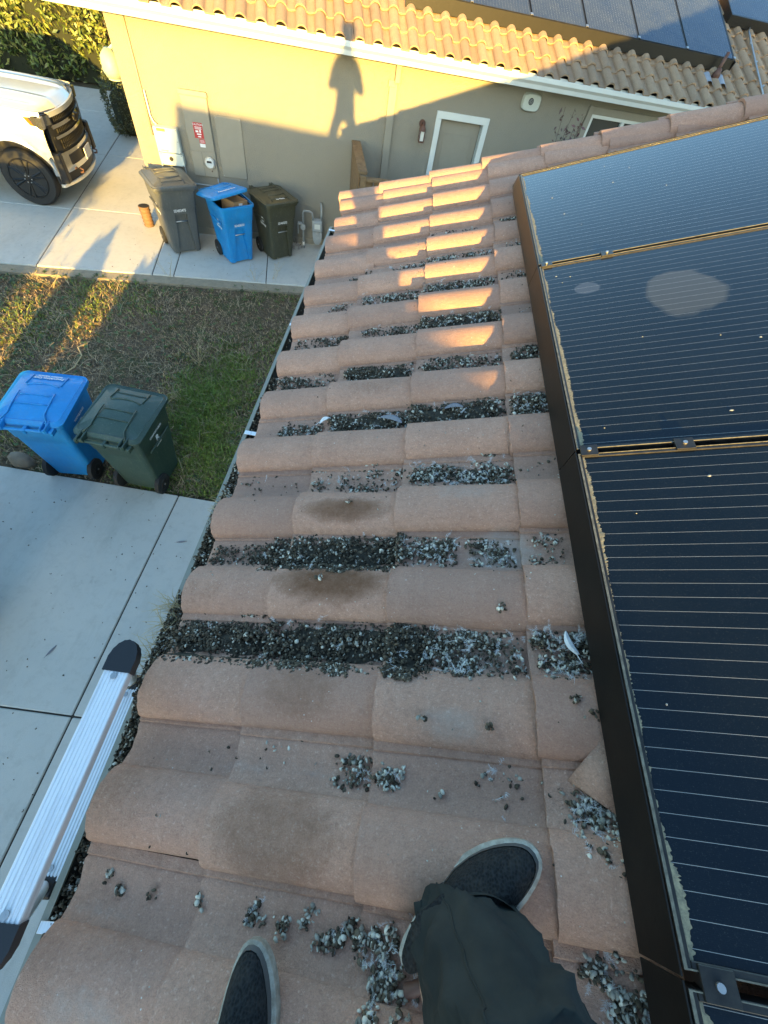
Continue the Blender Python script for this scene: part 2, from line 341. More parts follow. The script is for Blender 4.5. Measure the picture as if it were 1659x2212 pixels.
# neighbour pad, driveway and walk
S = [-13.0, -9.6, -7.0, -4.42, -2.63, -2.28, -0.70, 0.9, 2.6]; 
cells = []
for i in range(len(S) - 1):
    if S[i] < -4.5:
        Wy = [7.72, 9.8, 12.56, 15.26, 17.0]
    elif S[i] < -2.7: Wy = [7.72, 9.86, 12.56, 15.26, 17.0]
    else: Wy = [7.72, 9.34]
    for j in range(len(Wy) - 1): cells.append((S[i] + J, S[i + 1] - J, Wy[j] + (J if j else 0), Wy[j + 1] - J))
slabs('neighbour_driveway', cells, NM)
b = MB(NM); b.box(-13, -2.63, 7.74, 16.98, -0.09, -0.010); b.box(-2.63, 2.6, 7.74, 9.33, -0.09, -0.010); tag(b.build('driveway_seam', 'joint_dirt'), kind='structure')
b = MB(NM); b.box(-13, 2.6, 7.50, 7.72, -0.08, -0.022); tag(b.build('verge_dirt', 'pale_dirt'), kind='structure')
# ---------------------------------------------------------------- grass
def blades(name, n, area, hfun, seed, wid=0.006):
    r = np.random.default_rng(seed)
    x = r.uniform(area[0], area[1], n); y = r.uniform(area[2], area[3], n)
    def fn(x, y):
        return (np.sin(x * 2.1 + 1.3 * np.sin(y * 1.7)) + np.sin(y * 2.7 + 1.1 * np.sin(x * 2.3 + 1)) + 0.7 * np.sin(x * 6.1 + y * 4.3) + 0.5 * np.sin(x * 9.7 - y * 11.3)) / 3.2
    q = fn(x, y)
    green = np.clip(0.22 + 0.5 * q + 0.9 * np.exp(-((x + 2.35) ** 2 / 0.5 + (y - 3.9) ** 2 / 1.4)) + 0.3 * np.exp(-((x + 4.8) ** 2 / 0.8 + (y - 6.2) ** 2 / 0.5)) - 0.45 * np.exp(-((x + 3.5) ** 2 / 0.9 + (y - 4.9) ** 2 / 0.9)) - 0.4 * np.exp(-((x + 2.2) ** 2 / 1.2 + (y - 6.6) ** 2 / 0.4)), 0.04, 1)
    keep = r.uniform(0, 1, n) < (0.22 + 0.78 * green)
    # keep to lawn polygon
    s_ = x * NX.x + y * NX.y; w_ = x * NW.x + y * NW.y
    keep &= (w_ < 7.60 + 0.10 * np.sin(x * 8) * r.uniform(0, 1, n)) & (y > 2.58 + 0.02 * np.sin(x * 13))
    keep &= ~((w_ > 7.42) & (r.uniform(0, 1, n) < 0.7))
    x, y, green = x[keep], y[keep], green[keep]; n = len(x)
    isg = r.uniform(0, 1, n) < green * 0.88
    h = hfun(r, n, green) * np.where(isg, 1, 0.9)
    a = r.uniform(0, 2 * np.pi, n); b_ = r.uniform(0, 2 * np.pi, n); lean = h * r.uniform(0.2, 1.1, n) * np.where(isg, 1, 1.6)
    wd = wid * r.uniform(0.5, 1.4, n)
    dx, dy = np.cos(a) * wd, np.sin(a) * wd; lx, ly = np.cos(b_) * lean, np.sin(b_) * lean
    z0 = np.full(n, -0.06)
    V = np.stack([np.stack([x - dx, y - dy, z0], 1), np.stack([x + dx, y + dy, z0], 1), np.stack([x + dx * .7 + lx * .4, y + dy * .7 + ly * .4, z0 + h * .6], 1), np.stack([x - dx * .7 + lx * .4, y - dy * .7 + ly * .4, z0 + h * .6], 1), np.stack([x + lx, y + ly, z0 + h * .85], 1)], 1)
    base = np.arange(n)[:, None] * 5
    F = np.concatenate([base + [0, 1, 2], base + [0, 2, 3], base + [3, 2, 4]], 0)
    gcol = np.array([0.155, 0.225, 0.045]) * r.uniform(0.55, 1.5, (n, 1)) + r.uniform(0, 0.035, (n, 1)) * np.array([1, 0.5, 0.1])
    dcol = np.array([0.34, 0.25, 0.15]) * r.uniform(0.25, 1.5, (n, 1))
    colr = np.where(isg[:, None], gcol, dcol)
    return np_mesh(name, V.reshape(-1, 3), F, 'blade', np.repeat(colr, 5, 0))
tag(blades('lawn_grass', 120000, (-8.5, -0.9, 2.5, 8.1), lambda r, n, g_: (0.035 + 0.06 * g_) * r.uniform(0.5, 1.5, n), 3), label='patchy short green and dry grass of the side yard', cat='grass', kind='stuff')
tg = blades('tall_grass', 60000, (-3.6, -1.2, 2.6, 6.4), lambda r, n, g_: np.where(g_ > .6, (0.05 + 0.10 * (g_ - .5)) * r.uniform(0.5, 1.5, n), .02), 5, .005)
tag(tg, label='taller bright green grass growing in a band beside the gutter side of the yard', cat='grass', kind='stuff')
# dry thatch / twigs lying
r = np.random.default_rng(11); V = []; F = []; T = []
for i in range(9000):
    x = r.uniform(-7.5, -1.0); y = r.uniform(2.6, 7.9)
    if x * NW.x + y * NW.y > 7.55: continue
    L = r.uniform(0.02, 0.09) * (3 if r.uniform() < 0.04 else 1); a = r.uniform(0, 6.28); wd = r.uniform(0.001, 0.003); z = -0.06 + r.uniform(0.01, 0.055); dz = r.uniform(-0.01, 0.02)
    ca, sa = math.cos(a), math.sin(a); k = len(V)
    V += [(x - sa * wd, y + ca * wd, z), (x + sa * wd, y - ca * wd, z), (x + ca * L + sa * wd, y + sa * L - ca * wd, z + dz), (x + ca * L - sa * wd, y + sa * L + ca * wd, z + dz)]; F.append((k, k + 1, k + 2, k + 3))
    c_ = np.array([0.30, 0.225, 0.14]) * r.uniform(0.3, 1.5); T += [c_] * 4
tag(np_mesh('dry_thatch', V, F, 'blade', np.array(T)), label='dry brown thatch and bits of stalk lying over the side yard', cat='dry grass', kind='stuff')
# broad weeds (leaf rosettes)
V = []; F = []; T = []
for i in range(1500):
    if i < 1000: x = r.uniform(-7.5, -4.3); y = r.uniform(3, 7.6)
    else: x = r.uniform(-4.3, -1.0); y = r.uniform(2.6, 7.3)
    if x * NW.x + y * NW.y > 7.6: continue
    cg = np.array([0.06, 0.10, 0.025]) * r.uniform(0.5, 1.6)
    for k in range(r.integers(4, 9)):
        a = r.uniform(0, 6.28); L = r.uniform(0.02, 0.05); z = -0.03 + r.uniform(0, 0.02); wd = L * 0.35; ca, sa = math.cos(a), math.sin(a); n0 = len(V)
        V += [(x, y, z), (x + ca * L * .5 - sa * wd, y + sa * L * .5 + ca * wd, z + .012), (x + ca * L, y + sa * L, z + r.uniform(-.005, .015)), (x + ca * L * .5 + sa * wd, y + sa * L * .5 - ca * wd, z + .012)]
        F.append((n0, n0 + 1, n0 + 2, n0 + 3)); T += [cg * r.uniform(.8, 1.2)] * 4
tag(np_mesh('ground_weeds', V, F, 'leaf', np.array(T)), label='small broad leaved weeds growing flat through the yard', cat='weeds', kind='stuff')
V = []; F = []; T = []
cen = [(r.uniform(-6.5, -1.6), r.uniform(2.9, 7.2)) for _ in range(70)]
for i in range(1500):
    cx_, cy_ = cen[r.integers(0, 70)]; x = cx_ + r.normal(0, .16); y = cy_ + r.normal(0, .16)
    if x * NW.x + y * NW.y > 7.5 or y < 2.65 or x > -1.1: continue
    L = r.uniform(0.06, 0.28); a = r.uniform(0, 6.28); up_ = r.uniform(.1, .9); wd = r.uniform(0.0012, 0.0028); ca, sa = math.cos(a), math.sin(a); px_, py_, pz_ = x, y, -.055; k = len(V); dr_ = 1.0
    for q in range(4):
        V += [(px_ - sa * wd, py_ + ca * wd, pz_), (px_ + sa * wd, py_ - ca * wd, pz_)]
        if q < 3: F.append((k + 2 * q, k + 2 * q + 1, k + 2 * q + 3, k + 2 * q + 2))
        px_ += ca * L / 3 * dr_; py_ += sa * L / 3 * dr_; pz_ += L / 3 * up_; up_ -= .35
    T += [np.array([0.42, 0.33, 0.20]) * r.uniform(.5, 1.3)] * 8
tag(np_mesh('dry_stalks', V, F, 'blade', np.array(T)), label='long pale dead stalks bending over the patchy side yard', cat='dry grass', kind='stuff')
def dry_stem(x, y, h, label, n=9, seed=0, name='dry_weed', spread=0.5, tall=True, mat='straw', group=None):
    rr = random.Random(seed); b = MB(); t = None
    for k in range(n):
        a = rr.uniform(0, 6.28); L = h * rr.uniform(0.5, 1); p = Vector((x + rr.uniform(-.04, .04), y + rr.uniform(-.04, .04), -0.06)); pts = [tuple(p)]
        d = Vector((math.cos(a) * spread, math.sin(a) * spread, 1)).normalized()
        for q in range(4):
            p = p + d * L / 4; d = (d + Vector((rr.uniform(-.2, .2), rr.uniform(-.2, .2), -.05))).normalized(); pts.append(tuple(p))
            if q > 1 and tall:
                for e in range(2):
                    dd = Vector((rr.uniform(-1, 1), rr.uniform(-1, 1), rr.uniform(.2, 1))).normalized() * rr.uniform(.03, .08)
                    b.tube([tuple(p), tuple(p + dd)], [0.0012, 0.0025], 4)
        b.tube(pts, [0.003, 0.0025, 0.002, 0.0015, 0.001], 4)
    o = b.build(name, mat); return tag(o, label, 'dry weed', group)
dry_stem(-4.05, 7.0, 0.42, 'thin dry weed stalk at the pad edge in front of the grey bin', 4, 1, spread=.35)
dry_stem(-2.33, 7.55, 0.5, 'dry branching weed at the pad edge nearest the gutter', 5, 2, spread=.5)
dry_stem(-2.62, 7.35, 0.4, 'dry branching weed in front of the olive bin', 5, 3, spread=.5)
dry_stem(-2.75, 4.9, 0.75, 'tall straw coloured clump in the middle of the green grass', 16, 4, spread=.6)
dry_stem(-2.9, 4.0, 0.45, 'low straw coloured clump behind the dark green bin', 16, 5, spread=.9)
dry_stem(-5.6, 6.1, 0.4, 'dry stalks in the left sunlit strip of grass', 8, 6, spread=.8)
b = MB(); b.tube([(-4.4, 4.95, -.03), (-4.45, 4.75, .0), (-4.32, 4.6, .0), (-4.3, 4.35, -.01), (-4.4, 4.15, -.02)], [.006, .01, .009, .008, .004], 6); tag(b.build('fallen_twig', 'straw'), 'pale crooked twig lying in the grass behind the bins', 'twig')
b = MB(); rr = random.Random(4)
b.loft([[(-4.02 + math.cos(a) * R_ * .13, 2.66 + math.sin(a) * R_ * .08, z) for a in [6.283 * k / 9 for k in range(9)]] for R_, z in ((1, -.06), (1.05, .0), (.9, .08), (.5, .13))])
tag(b.build('edging_stone', 'stone', smooth=True), 'rounded grey brown stone at the photo edge beside the bright blue bin', 'stone')

# ---------------------------------------------------------------- tiles
def tile_profile(pitch, nb=18, npn=6, H=0.050, wb=0.58):
    W = pitch * wb; P = []
    for i in range(nb + 1):
        th = math.pi * i / nb; P.append((W * (1 - math.cos(th)) / 2, 0.011 + H * math.sin(th) ** 1.2))
    for i in range(1, npn + 1):
        x = i / npn; P.append((W + (pitch - W) * x * 0.80, 0.007 - 0.009 * math.sin(math.pi * min(x * 1.0, 1))))
    P.append((pitch * 0.955 - 0.003, 0.004)); P.append((pitch * 0.957, 0.010)); P.append((pitch * 1.03, 0.010))
    return P
def make_tiles(name, M, cols, rows, parent, mat, nu=8, lift=0.020, thick=0.015, stains=(), seed=1, nb=18, H=0.050, jit=1.0, tilev=True):
    rg = np.random.default_rng(seed); V = []; F = []; ST = []; nv = 0
    Mn = np.array(M)
    for ci in range(len(cols) - 1):
        u0, u1 = cols[ci], cols[ci + 1]
        for (v0, pitch, dh, ua, ub) in rows:
            if u0 < ua - 0.01 or u0 > ub: continue
            pr = tile_profile(pitch, nb, 5, H); n = len(pr)
            du = rg.normal(0, .004) * jit; dv = rg.normal(0, .003) * jit; sk = rg.normal(0, .006) * jit; tl = rg.normal(0, .0025) * jit; shade = rg.uniform(0, 1)
            ext = 0.05; L = (u1 - u0) + ext; us = np.linspace(0, 1, nu)
            arr = []
            for a in us:
                u = u0 + du + a * L; lf_ = lift * (1 - a * L / (u1 - u0)) + dh
                for (pv, ph) in pr: arr.append((u + (rg.normal(0, .0013) if a == 0 else 0), v0 + dv + pv + sk * a, ph + lf_ + tl))
            # front lip
            lowr = [(u0 + du, v0 + dv + pv, ph + lift + dh - thick + tl) for pv, ph in pr]
            low2 = [(u0 + du + 0.05, v0 + dv + pv, ph + lift + dh - thick + tl) for pv, ph in pr]
            A = np.array(arr + lowr + low2)
            for i in range(nu - 1):
                for j in range(n - 1): F.append((nv + i * n + j, nv + (i + 1) * n + j, nv + (i + 1) * n + j + 1, nv + i * n + j + 1))
            o1 = nv + nu * n; o2 = o1 + n
            for j in range(n - 1):
                F.append((nv + j, nv + j + 1, o1 + j + 1, o1 + j)); F.append((o1 + j, o1 + j + 1, o2 + j + 1, o2 + j))
            # near foot edge down
            k = len(A); foot = np.array([(u0 + du + a * L, v0 + dv + sk * a + .001, lift * (1 - a * L / (u1 - u0)) + dh - 0.006 + tl) for a in us]); A = np.vstack([A, foot])
            for i in range(nu - 1): F.append((nv + i * n, nv + k + i, nv + k + i + 1, nv + (i + 1) * n))
            st_ = np.zeros((len(A), 3)); st_[:, 2] = shade * 0.7
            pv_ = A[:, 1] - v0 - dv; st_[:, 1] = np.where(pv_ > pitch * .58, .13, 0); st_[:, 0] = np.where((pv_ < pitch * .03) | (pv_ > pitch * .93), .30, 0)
            for (su, sv, ru, rv, kind, amt) in stains:
                dd = ((A[:, 0] - su) / ru) ** 2 + ((A[:, 1] - sv) / rv) ** 2
                wob = 1 + .25 * np.sin(A[:, 0] * 61) * np.sin(A[:, 1] * 83)
                st_[:, kind] = np.maximum(st_[:, kind], amt * np.clip(1.25 - dd * wob, 0, 1) ** 0.8)
            V.append(A); ST.append(st_); nv += len(A)
    V = np.vstack(V); V = V @ Mn[:3, :3].T + Mn[:3, 3]
    o = np_mesh(name, V, F, mat, np.vstack(ST), parent, smooth=True, att='stain')
    o.data.set_sharp_from_angle(angle=math.radians(50)); return o

house = thing('tiled_house', 'house being stood on, brown barrel tile roof with gutter full of droppings', 'house', (-0.1, 0, 0))
FEET = [round(f * .986, 4) for f in (-.205, .078, .377, .675, .977, 1.279, 1.59, 1.90, 2.217, 2.530, 2.845, 3.160, 3.475)]
fr = [FEET[0] - .302 * k for k in range(8, 0, -1)] + FEET + [3.60]
rows = []
for i in range(len(fr) - 1): rows.append((fr[i], fr[i + 1] - fr[i], 0.0, -9, 9))
rows[-1] = (rows[-1][0], .30, 0.0, -9, 9)
UC = [-.965, -.645, -.284, .080, .446] + [.446 + .366 * k for k in range(1, 6)]
stains = [(-.465, .735, .16, .05, 0, 1.0), (-.465, .475, .19, .07, 0, 1.1), (-.49, .17, .12, .075, 0, .55), (-.48, -.12, .17, .10, 0, .65), (-.88, -.08, .12, .09, 0, .35), (-.80, -.34, .10, .05, 0, .3), (-.334, 1.70, .12, .05, 0, .3), (-.44, 1.36, .16, .06, 0, .4), (-.90, .44, .1, .05, 0, .35), (-.75, .16, .10, .05, 0, .25), (-.6, .80, .1, .04, 0, .25),
          (-.10, .125, .09, .045, 1, .5), (-.80, -.44, .13, .05, 1, .45), (-.08, .79, .12, .05, 1, .4), (.03, .60, .10, .07, 1, .8), (-.05, .30, .17, .06, 1, .4), (-.63, -.01, .07, .02, 1, .0), (.24, 1.2, .1, .05, 1, .5)]
stains += [(-.62, -.005, .10, .018, 1, .35), (-.42, .0, .12, .015, 1, .3), (-.88, -.31, .10, .02, 1, .35)]
tiles = make_tiles('roof_tiles', RM, UC, rows, house, 'clay_tile', nu=12, stains=stains, seed=5, nb=20)
SH = Matrix(((1, 0, 0, 0), (-.055, 1, 0, 0), (0, 0, 1, 0), (0, 0, 0, 1)))
rake = make_tiles('rake_tiles', RM @ SH, [u - .03 for u in UC], [(3.505, .28, .012, -9, 9)], house, 'clay_tile', nu=5, seed=9, H=.056)
UC2 = [UC[-1] + .366 * k for k in range(0, 18)]
make_tiles('upper_tiles', RM, UC2, [(3.56 - .31 * k, .31, 0, -9, 9) for k in range(-0, 20)], house, 'clay_tile', nu=2, seed=19, nb=8)
tag(rake, 'row of larger tiles along the far edge of the roof')
b = MB(RM); b.box(-.93, 8.9, -2.7, 3.52, -.06, -.012); b.build('roof_deck', 'dark_void', house)
b = MB(RM); b.box(-.95, 8.9, 3.53, 3.56, -.22, .0); b.build('rake_board', 'trim_white', house)
# eave closure, fascia, gutter
FX = -.45
b = MB(); b.box(FX, FX + .03, -2.6, 3.53, 2.56, 2.80, bev=.003); b.build('fascia', 'stucco_paint', house)
b = MB(); b.loft([[(-.1, y, -.05), (8.2, y, -.05), (8.2, y, 6.05), (-.1, y, 2.78)] for y in (-5, 3.4)]); b.build('wall', 'stucco_wall', house)
b = MB(); b.box(FX + .03, -.1, -2.6, 3.4, 2.64, 2.67); b.build('soffit', 'stucco_paint', house)
GZ = 2.70; G0, G1 = -2.6, 3.66
def gprof(inner=0.0):
    i = inner
    return [(FX - .001 - i, GZ + .005), (FX - .001 - i, GZ - .115 + i), (FX - .125 + i, GZ - .115 + i), (FX - .135 + i, GZ - .07), (FX - .176 + i, GZ - .03), (FX - .181 + i, GZ)]
b = MB(); out_p = gprof(0); in_p = gprof(.003)
ring = out_p + [(FX - .162, GZ + .003), (FX - .162, GZ - .008), (FX - .1685, GZ - .008)] + in_p[::-1][1:]
b.loft([[(x, y, z) for x, z in ring] for y in (G0, G1)], caps=True)
gut = b.build('gutter', 'gutter_paint', house)
b = MB(); b.add([(x + .004, G0 + .01, z + .004) for x, z in out_p[1:5]] + [(x + .004, G1 - .01, z + .004) for x, z in out_p[1:5]], [(0, 1, 5, 4), (1, 2, 6, 5), (2, 3, 7, 6)]); b.build('gutter_lining', 'gutter_inside', house)
b = MB(); b.box(FX - .181, FX, G1, G1 + .003, GZ - .115, GZ + .004); b.build('gutter_end', 'gutter_paint', house)
for yy in (-1.3, -.40, 1.35, 2.28, 3.60):
    b = MB(); b.box(FX - .176, FX - .002, yy - .012, yy + .012, GZ + .004, GZ + .007, bev=.001); b.build('gutter_strap', 'aluminium', house)
# rear wing (out of the picture, it throws the long level shadow)
b = MB()
zr, ze = 4.82, 2.86
b.add([(-1.6, -2, ze), (6.5, -2, ze), (6.5, -7, zr), (-1.6, -7, zr), (-1.6, -12, ze), (6.5, -12, ze), (-1.6, -2, ze - .14), (6.5, -2, ze - .14), (-1.6, -12, ze - .14), (6.5, -12, ze - .14)], [(0, 1, 2, 3), (3, 2, 5, 4), (0, 6, 7, 1), (4, 5, 9, 8)])
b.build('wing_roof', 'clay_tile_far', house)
b = MB(); b.add([(-1.55, -2.4, 0), (-1.55, -11.6, 0), (-1.55, -11.6, 2.9), (-1.55, -7, 4.74), (-1.55, -2.4, 2.9), (6.4, -2.4, 0), (6.4, -11.6, 0), (6.4, -11.6, 2.9), (6.4, -7, 4.74), (6.4, -2.4, 2.9)], [(0, 1, 2, 3, 4), (9, 8, 7, 6, 5), (0, 4, 9, 5), (1, 6, 7, 2)]); b.build('wing_wall', 'stucco_wall', house)
b = MB(); k = 0
xx = -1.6
while xx < 6.4:      # ridge caps
    b.tube([(xx, -7, zr + .0), (xx + .36, -7, zr - .012)], .075, 10); xx += .34
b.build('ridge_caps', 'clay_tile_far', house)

# ---------------------------------------------------------------- droppings and feathers
def hseg(u, v):
    # height of the tile surface near (u, v)
    for i in range(len(fr) - 1):
        if fr[i] <= v < fr[i + 1]:
            p = fr[i + 1] - fr[i]; W = p * .58; x = v - fr[i]
            if x < W: hh = .011 + .050 * math.sin(math.acos(max(-1, min(1, 1 - 2 * x / W)))) ** 1.2
            else: hh = .0
            break
    else: hh = 0
    for j in range(len(UC) - 1):
        if UC[j] <= u < UC[j + 1]: return hh + .020 * (1 - (u - UC[j]) / (UC[j + 1] - UC[j]))
    return hh
ico_v = []; 
def ico():
    t = (1 + 5 ** .5) / 2
    v = np.array([(-1, t, 0), (1, t, 0), (-1, -t, 0), (1, -t, 0), (0, -1, t), (0, 1, t), (0, -1, -t), (0, 1, -t), (t, 0, -1), (t, 0, 1), (-t, 0, -1), (-t, 0, 1)]) / math.sqrt(1 + t * t)
    f = [(0, 11, 5), (0, 5, 1), (0, 1, 7), (0, 7, 10), (0, 10, 11), (1, 5, 9), (5, 11, 4), (11, 10, 2), (10, 7, 6), (7, 1, 8), (3, 9, 4), (3, 4, 2), (3, 2, 6), (3, 6, 8), (3, 8, 9), (4, 9, 5), (2, 4, 11), (6, 2, 10), (8, 6, 7), (9, 8, 1)]
    return v, f
IV, IF = ico()
def curl(rg):
    R_ = .8; r_ = .46; n = 6; m = 4; a0 = rg.uniform(0, 6); arc = rg.uniform(3.2, 5.6); V = []; F = []
    for i in range(n):
        a = a0 + arc * i / (n - 1); rr_ = R_ * (1 - .28 * i / n)
        for j in range(m):
            b_ = 2 * math.pi * j / m; V.append(((rr_ + r_ * math.cos(b_)) * math.cos(a), (rr_ + r_ * math.cos(b_)) * math.sin(a), r_ * math.sin(b_) + .12 * i))
    for i in range(n - 1):
        for j in range(m):
            k = (j + 1) % m; F.append((i * m + j, (i + 1) * m + j, (i + 1) * m + k)); F.append((i * m + j, (i + 1) * m + k, i * m + k))
    F += [(0, 1, 2), (0, 2, 3), ((n - 1) * m, (n - 1) * m + 2, (n - 1) * m + 1), ((n - 1) * m, (n - 1) * m + 3, (n - 1) * m + 2)]
    return np.array(V), F
PR = np.random.default_rng(21)
SHAPES = [(IV * PR.uniform(.8, 1.12, (12, 1)) * np.array([1, 1, .6]), IF) for _ in range(6)] + [curl(PR) for _ in range(4)]
def rotm(rg):
    q = rg.normal(size=4); q /= np.linalg.norm(q); w_, x, y, z = q
    return np.array([[1 - 2 * (y * y + z * z), 2 * (x * y - z * w_), 2 * (x * z + y * w_)], [2 * (x * y + z * w_), 1 - 2 * (x * x + z * z), 2 * (y * z - x * w_)], [2 * (x * z - y * w_), 2 * (y * z + x * w_), 1 - 2 * (x * x + y * y)]])
PV = []; PF = []; PT = []; pn = 0; FV = []; FF = []; fn_ = 0
RMn = np.array(RM)
def pellet(p, size, pale):
    global pn
    v, f = SHAPES[PR.integers(0, len(SHAPES))]
    v = (v * size) @ rotm(PR).T + p
    f = np.array(f)
    PV.append(v); PF.append(f + pn); pn += len(v)
    if pale > .5: base = np.array([.52, .49, .40]) * PR.uniform(.35, 1.3)
    else: base = np.array([.068, .054, .036]) * PR.uniform(.5, 1.9)
    tt = np.tile(base, (len(v), 1)) * PR.uniform(.75, 1.25, (len(v), 1))
    if pale <= .5 and PR.uniform() < .16: tt[PR.integers(0, len(v), 3)] = (.42, .40, .33)
    PT.append(tt)
def fluff(p, size, n=12, M=RMn):
    global fn_
    n = int(n * 4.0)
    ax = PR.normal(size=3); ax[2] = abs(ax[2]) * .25; ax /= np.linalg.norm(ax); sd = np.cross(ax, (0, 0, 1)); sd /= np.linalg.norm(sd); cv = PR.normal() * .9; size = size * .68
    for k in range(n):
        t = k / n; o_ = p + ax * size * t + sd * size * cv * t * t + np.array([0, 0, .3]) * size * t * (1 - t)
        d = ax * .7 + sd * PR.choice([-1, 1]) * PR.uniform(.4, 1.1) + PR.normal(size=3) * .45 + np.array([0, 0, PR.uniform(0, .4)]); L = size * .42 * (1 - .5 * t) * PR.uniform(.6, 1.2); s_ = ax * size * .011
        V = np.array([o_ - s_, o_ + s_, o_ + d * L * .6 + s_, o_ + d * L * .6 - s_, o_ + d * L + sd * PR.normal() * size * .05]); FV.append(V); FF.extend([(fn_, fn_ + 1, fn_ + 2), (fn_, fn_ + 2, fn_ + 3), (fn_ + 3, fn_ + 2, fn_ + 4)]); fn_ += 5
def heap(u0, u1, vf, vlo, vhi, hgt):
    global pn
    nu_ = max(4, int((u1 - u0) / .012)); nv_ = 12; V = []; F = []
    for i in range(nu_ + 1):
        for j in range(nv_ + 1):
            a = i / nu_; c_ = j / nv_; u = u0 + (u1 - u0) * a; v = vf + vlo - .002 + (vhi - vlo + .002) * c_
            e = min(1, 4 * min(a, 1 - a) + .25) * math.sin(math.pi * c_) ** .5
            z = max(hseg(u, v), .02 if j > nv_ - 2 else 0) * (0 if j > nv_ - 2 else 1) + hgt * e * (.75 + .25 * math.sin(u * 37) * math.sin(v * 61 + 1)) + PR.uniform(-.002, .002) - .004
            V.append((u, v, z))
    for i in range(nu_):
        for j in range(nv_): q = i * (nv_ + 1) + j; F += [(q, q + nv_ + 1, q + nv_ + 2), (q, q + nv_ + 2, q + 1)]
    PV.append(np.array(V)); PF.append(np.array(F) + pn); pn += len(V); PT.append(np.tile(np.array([.05, .042, .03]), (len(V), 1)) * PR.uniform(.6, 1.3, (len(V), 1)))
def patch(u0, u1, k, n, pale=.12, fl=0, pile=.012, vlo=-.118, vhi=-.004, size=.0052, shape=None):
    vf = FEET[k]
    if n > 1000: heap(u0, u1, vf, vlo, vhi, pile * .75)
    vf = FEET[k] if k >= 0 else FEET[0] - .302 * -k
    # clump centres
    cl = [(PR.uniform(u0, u1), PR.uniform(vlo, vhi)) for _ in range(max(3, int((u1 - u0) * 30)))]
    for i in range(n):
        if PR.uniform() < .6: c0 = cl[PR.integers(0, len(cl))]; u = c0[0] + PR.normal() * .018; dv = c0[1] + PR.normal() * .012
        else: u = PR.uniform(u0, u1); dv = PR.uniform(vlo, vhi)
        if u < u0 - .015 or u > u1 + .015 or dv < vlo - .01 or dv > vhi + .012: continue
        x = (dv - vlo) / (vhi - vlo); hp = pile * max(0, math.sin(math.pi * min(max(x, 0), 1))) * PR.uniform(0, 1)
        s_ = size * PR.uniform(.4, 1.45)
        pellet(np.array([u, vf + dv, hseg(u, vf + dv) * (1 if dv < 0 else .5) + s_ * .3 + hp]), s_, 1 if PR.uniform() < pale else 0)
    for i in range(int(fl * 1.2)):
        u = PR.uniform(u0, u1); dv = PR.uniform(vlo, vhi - .01)
        fluff(np.array([u, vf + dv, hseg(u, vf + dv) + .007 + pile * .8]), PR.uniform(.012, .032), PR.integers(7, 15))
# row index k: pan in front of foot k
patch(-1.00, -.62, 2, 2600, .07, 5, .026, -.150, .003); patch(-.63, -.16, 2, 3000, .09, 10, .026, -.150, .003); patch(-.18, .07, 2, 1000, .35, 34, .012, -.132, -.008); patch(.10, .235, 2, 800, .35, 34, .02, -.132, -.002)
patch(-.95, -.70, 3, 420, .06, 1, .004, -.105, -.03, .0045); patch(-.74, -.27, 3, 2600, .14, 8, .024, -.150, .003); patch(-.27, -.10, 3, 620, .3, 22, .01, -.128, -.01); patch(-.06, .07, 3, 300, .3, 12, .006, -.12, -.03); patch(.10, .20, 3, 90, .5, 2, .003)
patch(-.63, -.56, 4, 60, .4, 4, .004); patch(-.54, -.29, 4, 300, .3, 10, .005); patch(-.26, .07, 4, 1050, .35, 44, .014, -.130, -.004); patch(-.93, -.70, 4, 30, .3, 1, .003); patch(.10, .22, 4, 30, .5, 0, .003)
patch(-.84, -.66, 5, 480, .2, 8, .010, -.13, -.01); patch(-.62, -.32, 5, 1150, .15, 14, .022, -.13, .0); patch(-.32, .07, 5, 1500, .2, 14, .022, -.13, .002); patch(.09, .24, 5, 800, .25, 20, .026, -.13, .0)
patch(-.95, -.82, 6, 340, .15, 2, .01, -.13, .0); patch(-.80, -.66, 6, 130, .15, 1, .006); patch(-.60, -.30, 6, 1200, .12, 4, .02, -.13, .0); patch(-.26, .07, 6, 700, .2, 8, .012, -.125, -.01); patch(.12, .24, 6, 340, .15, 3, .012)
patch(-.93, -.66, 7, 420, .15, 4, .008); patch(-.56, -.28, 7, 700, .2, 6, .016, -.13, .0); patch(-.28, .07, 7, 1300, .25, 24, .024, -.13, .006); patch(.14, .24, 7, 60, .2, 1, .005)
patch(-.82, -.67, 8, 160, .3, 4, .006); patch(-.62, -.28, 8, 640, .3, 14, .014, -.13, .0); patch(-.28, .07, 8, 1100, .3, 24, .02, -.13, .004); patch(.1, .24, 8, 100, .2, 2, .006)
patch(-.75, -.6, 9, 140, .2, 2, .006); patch(-.5, -.28, 9, 240, .3, 5, .008); patch(-.28, .07, 9, 520, .3, 10, .012); patch(.14, .25, 9, 220, .3, 4, .01)
patch(-.3, .0, 10, 100, .2, 1, .005); patch(.14, .25, 10, 160, .3, 3, .01)
patch(-.38, -.29, 1, 110, .35, 4, .008, -.10, -.03); patch(-.27, -.21, 1, 90, .6, 3, .006, -.09, -.04); patch(-.62, -.50, 1, 12, .6, 0, .002); patch(-.06, .05, 1, 50, .5, 5, .004); patch(-.75, -.45, 1, 14, .1, 0, .002); patch(.12, .24, 1, 110, .5, 7, .01, -.12, -.02)
patch(.15, .245, 1, 120, .5, 10, .012, -.16, -.05); patch(.08, .2, 1, 16, .4, 1, .003)
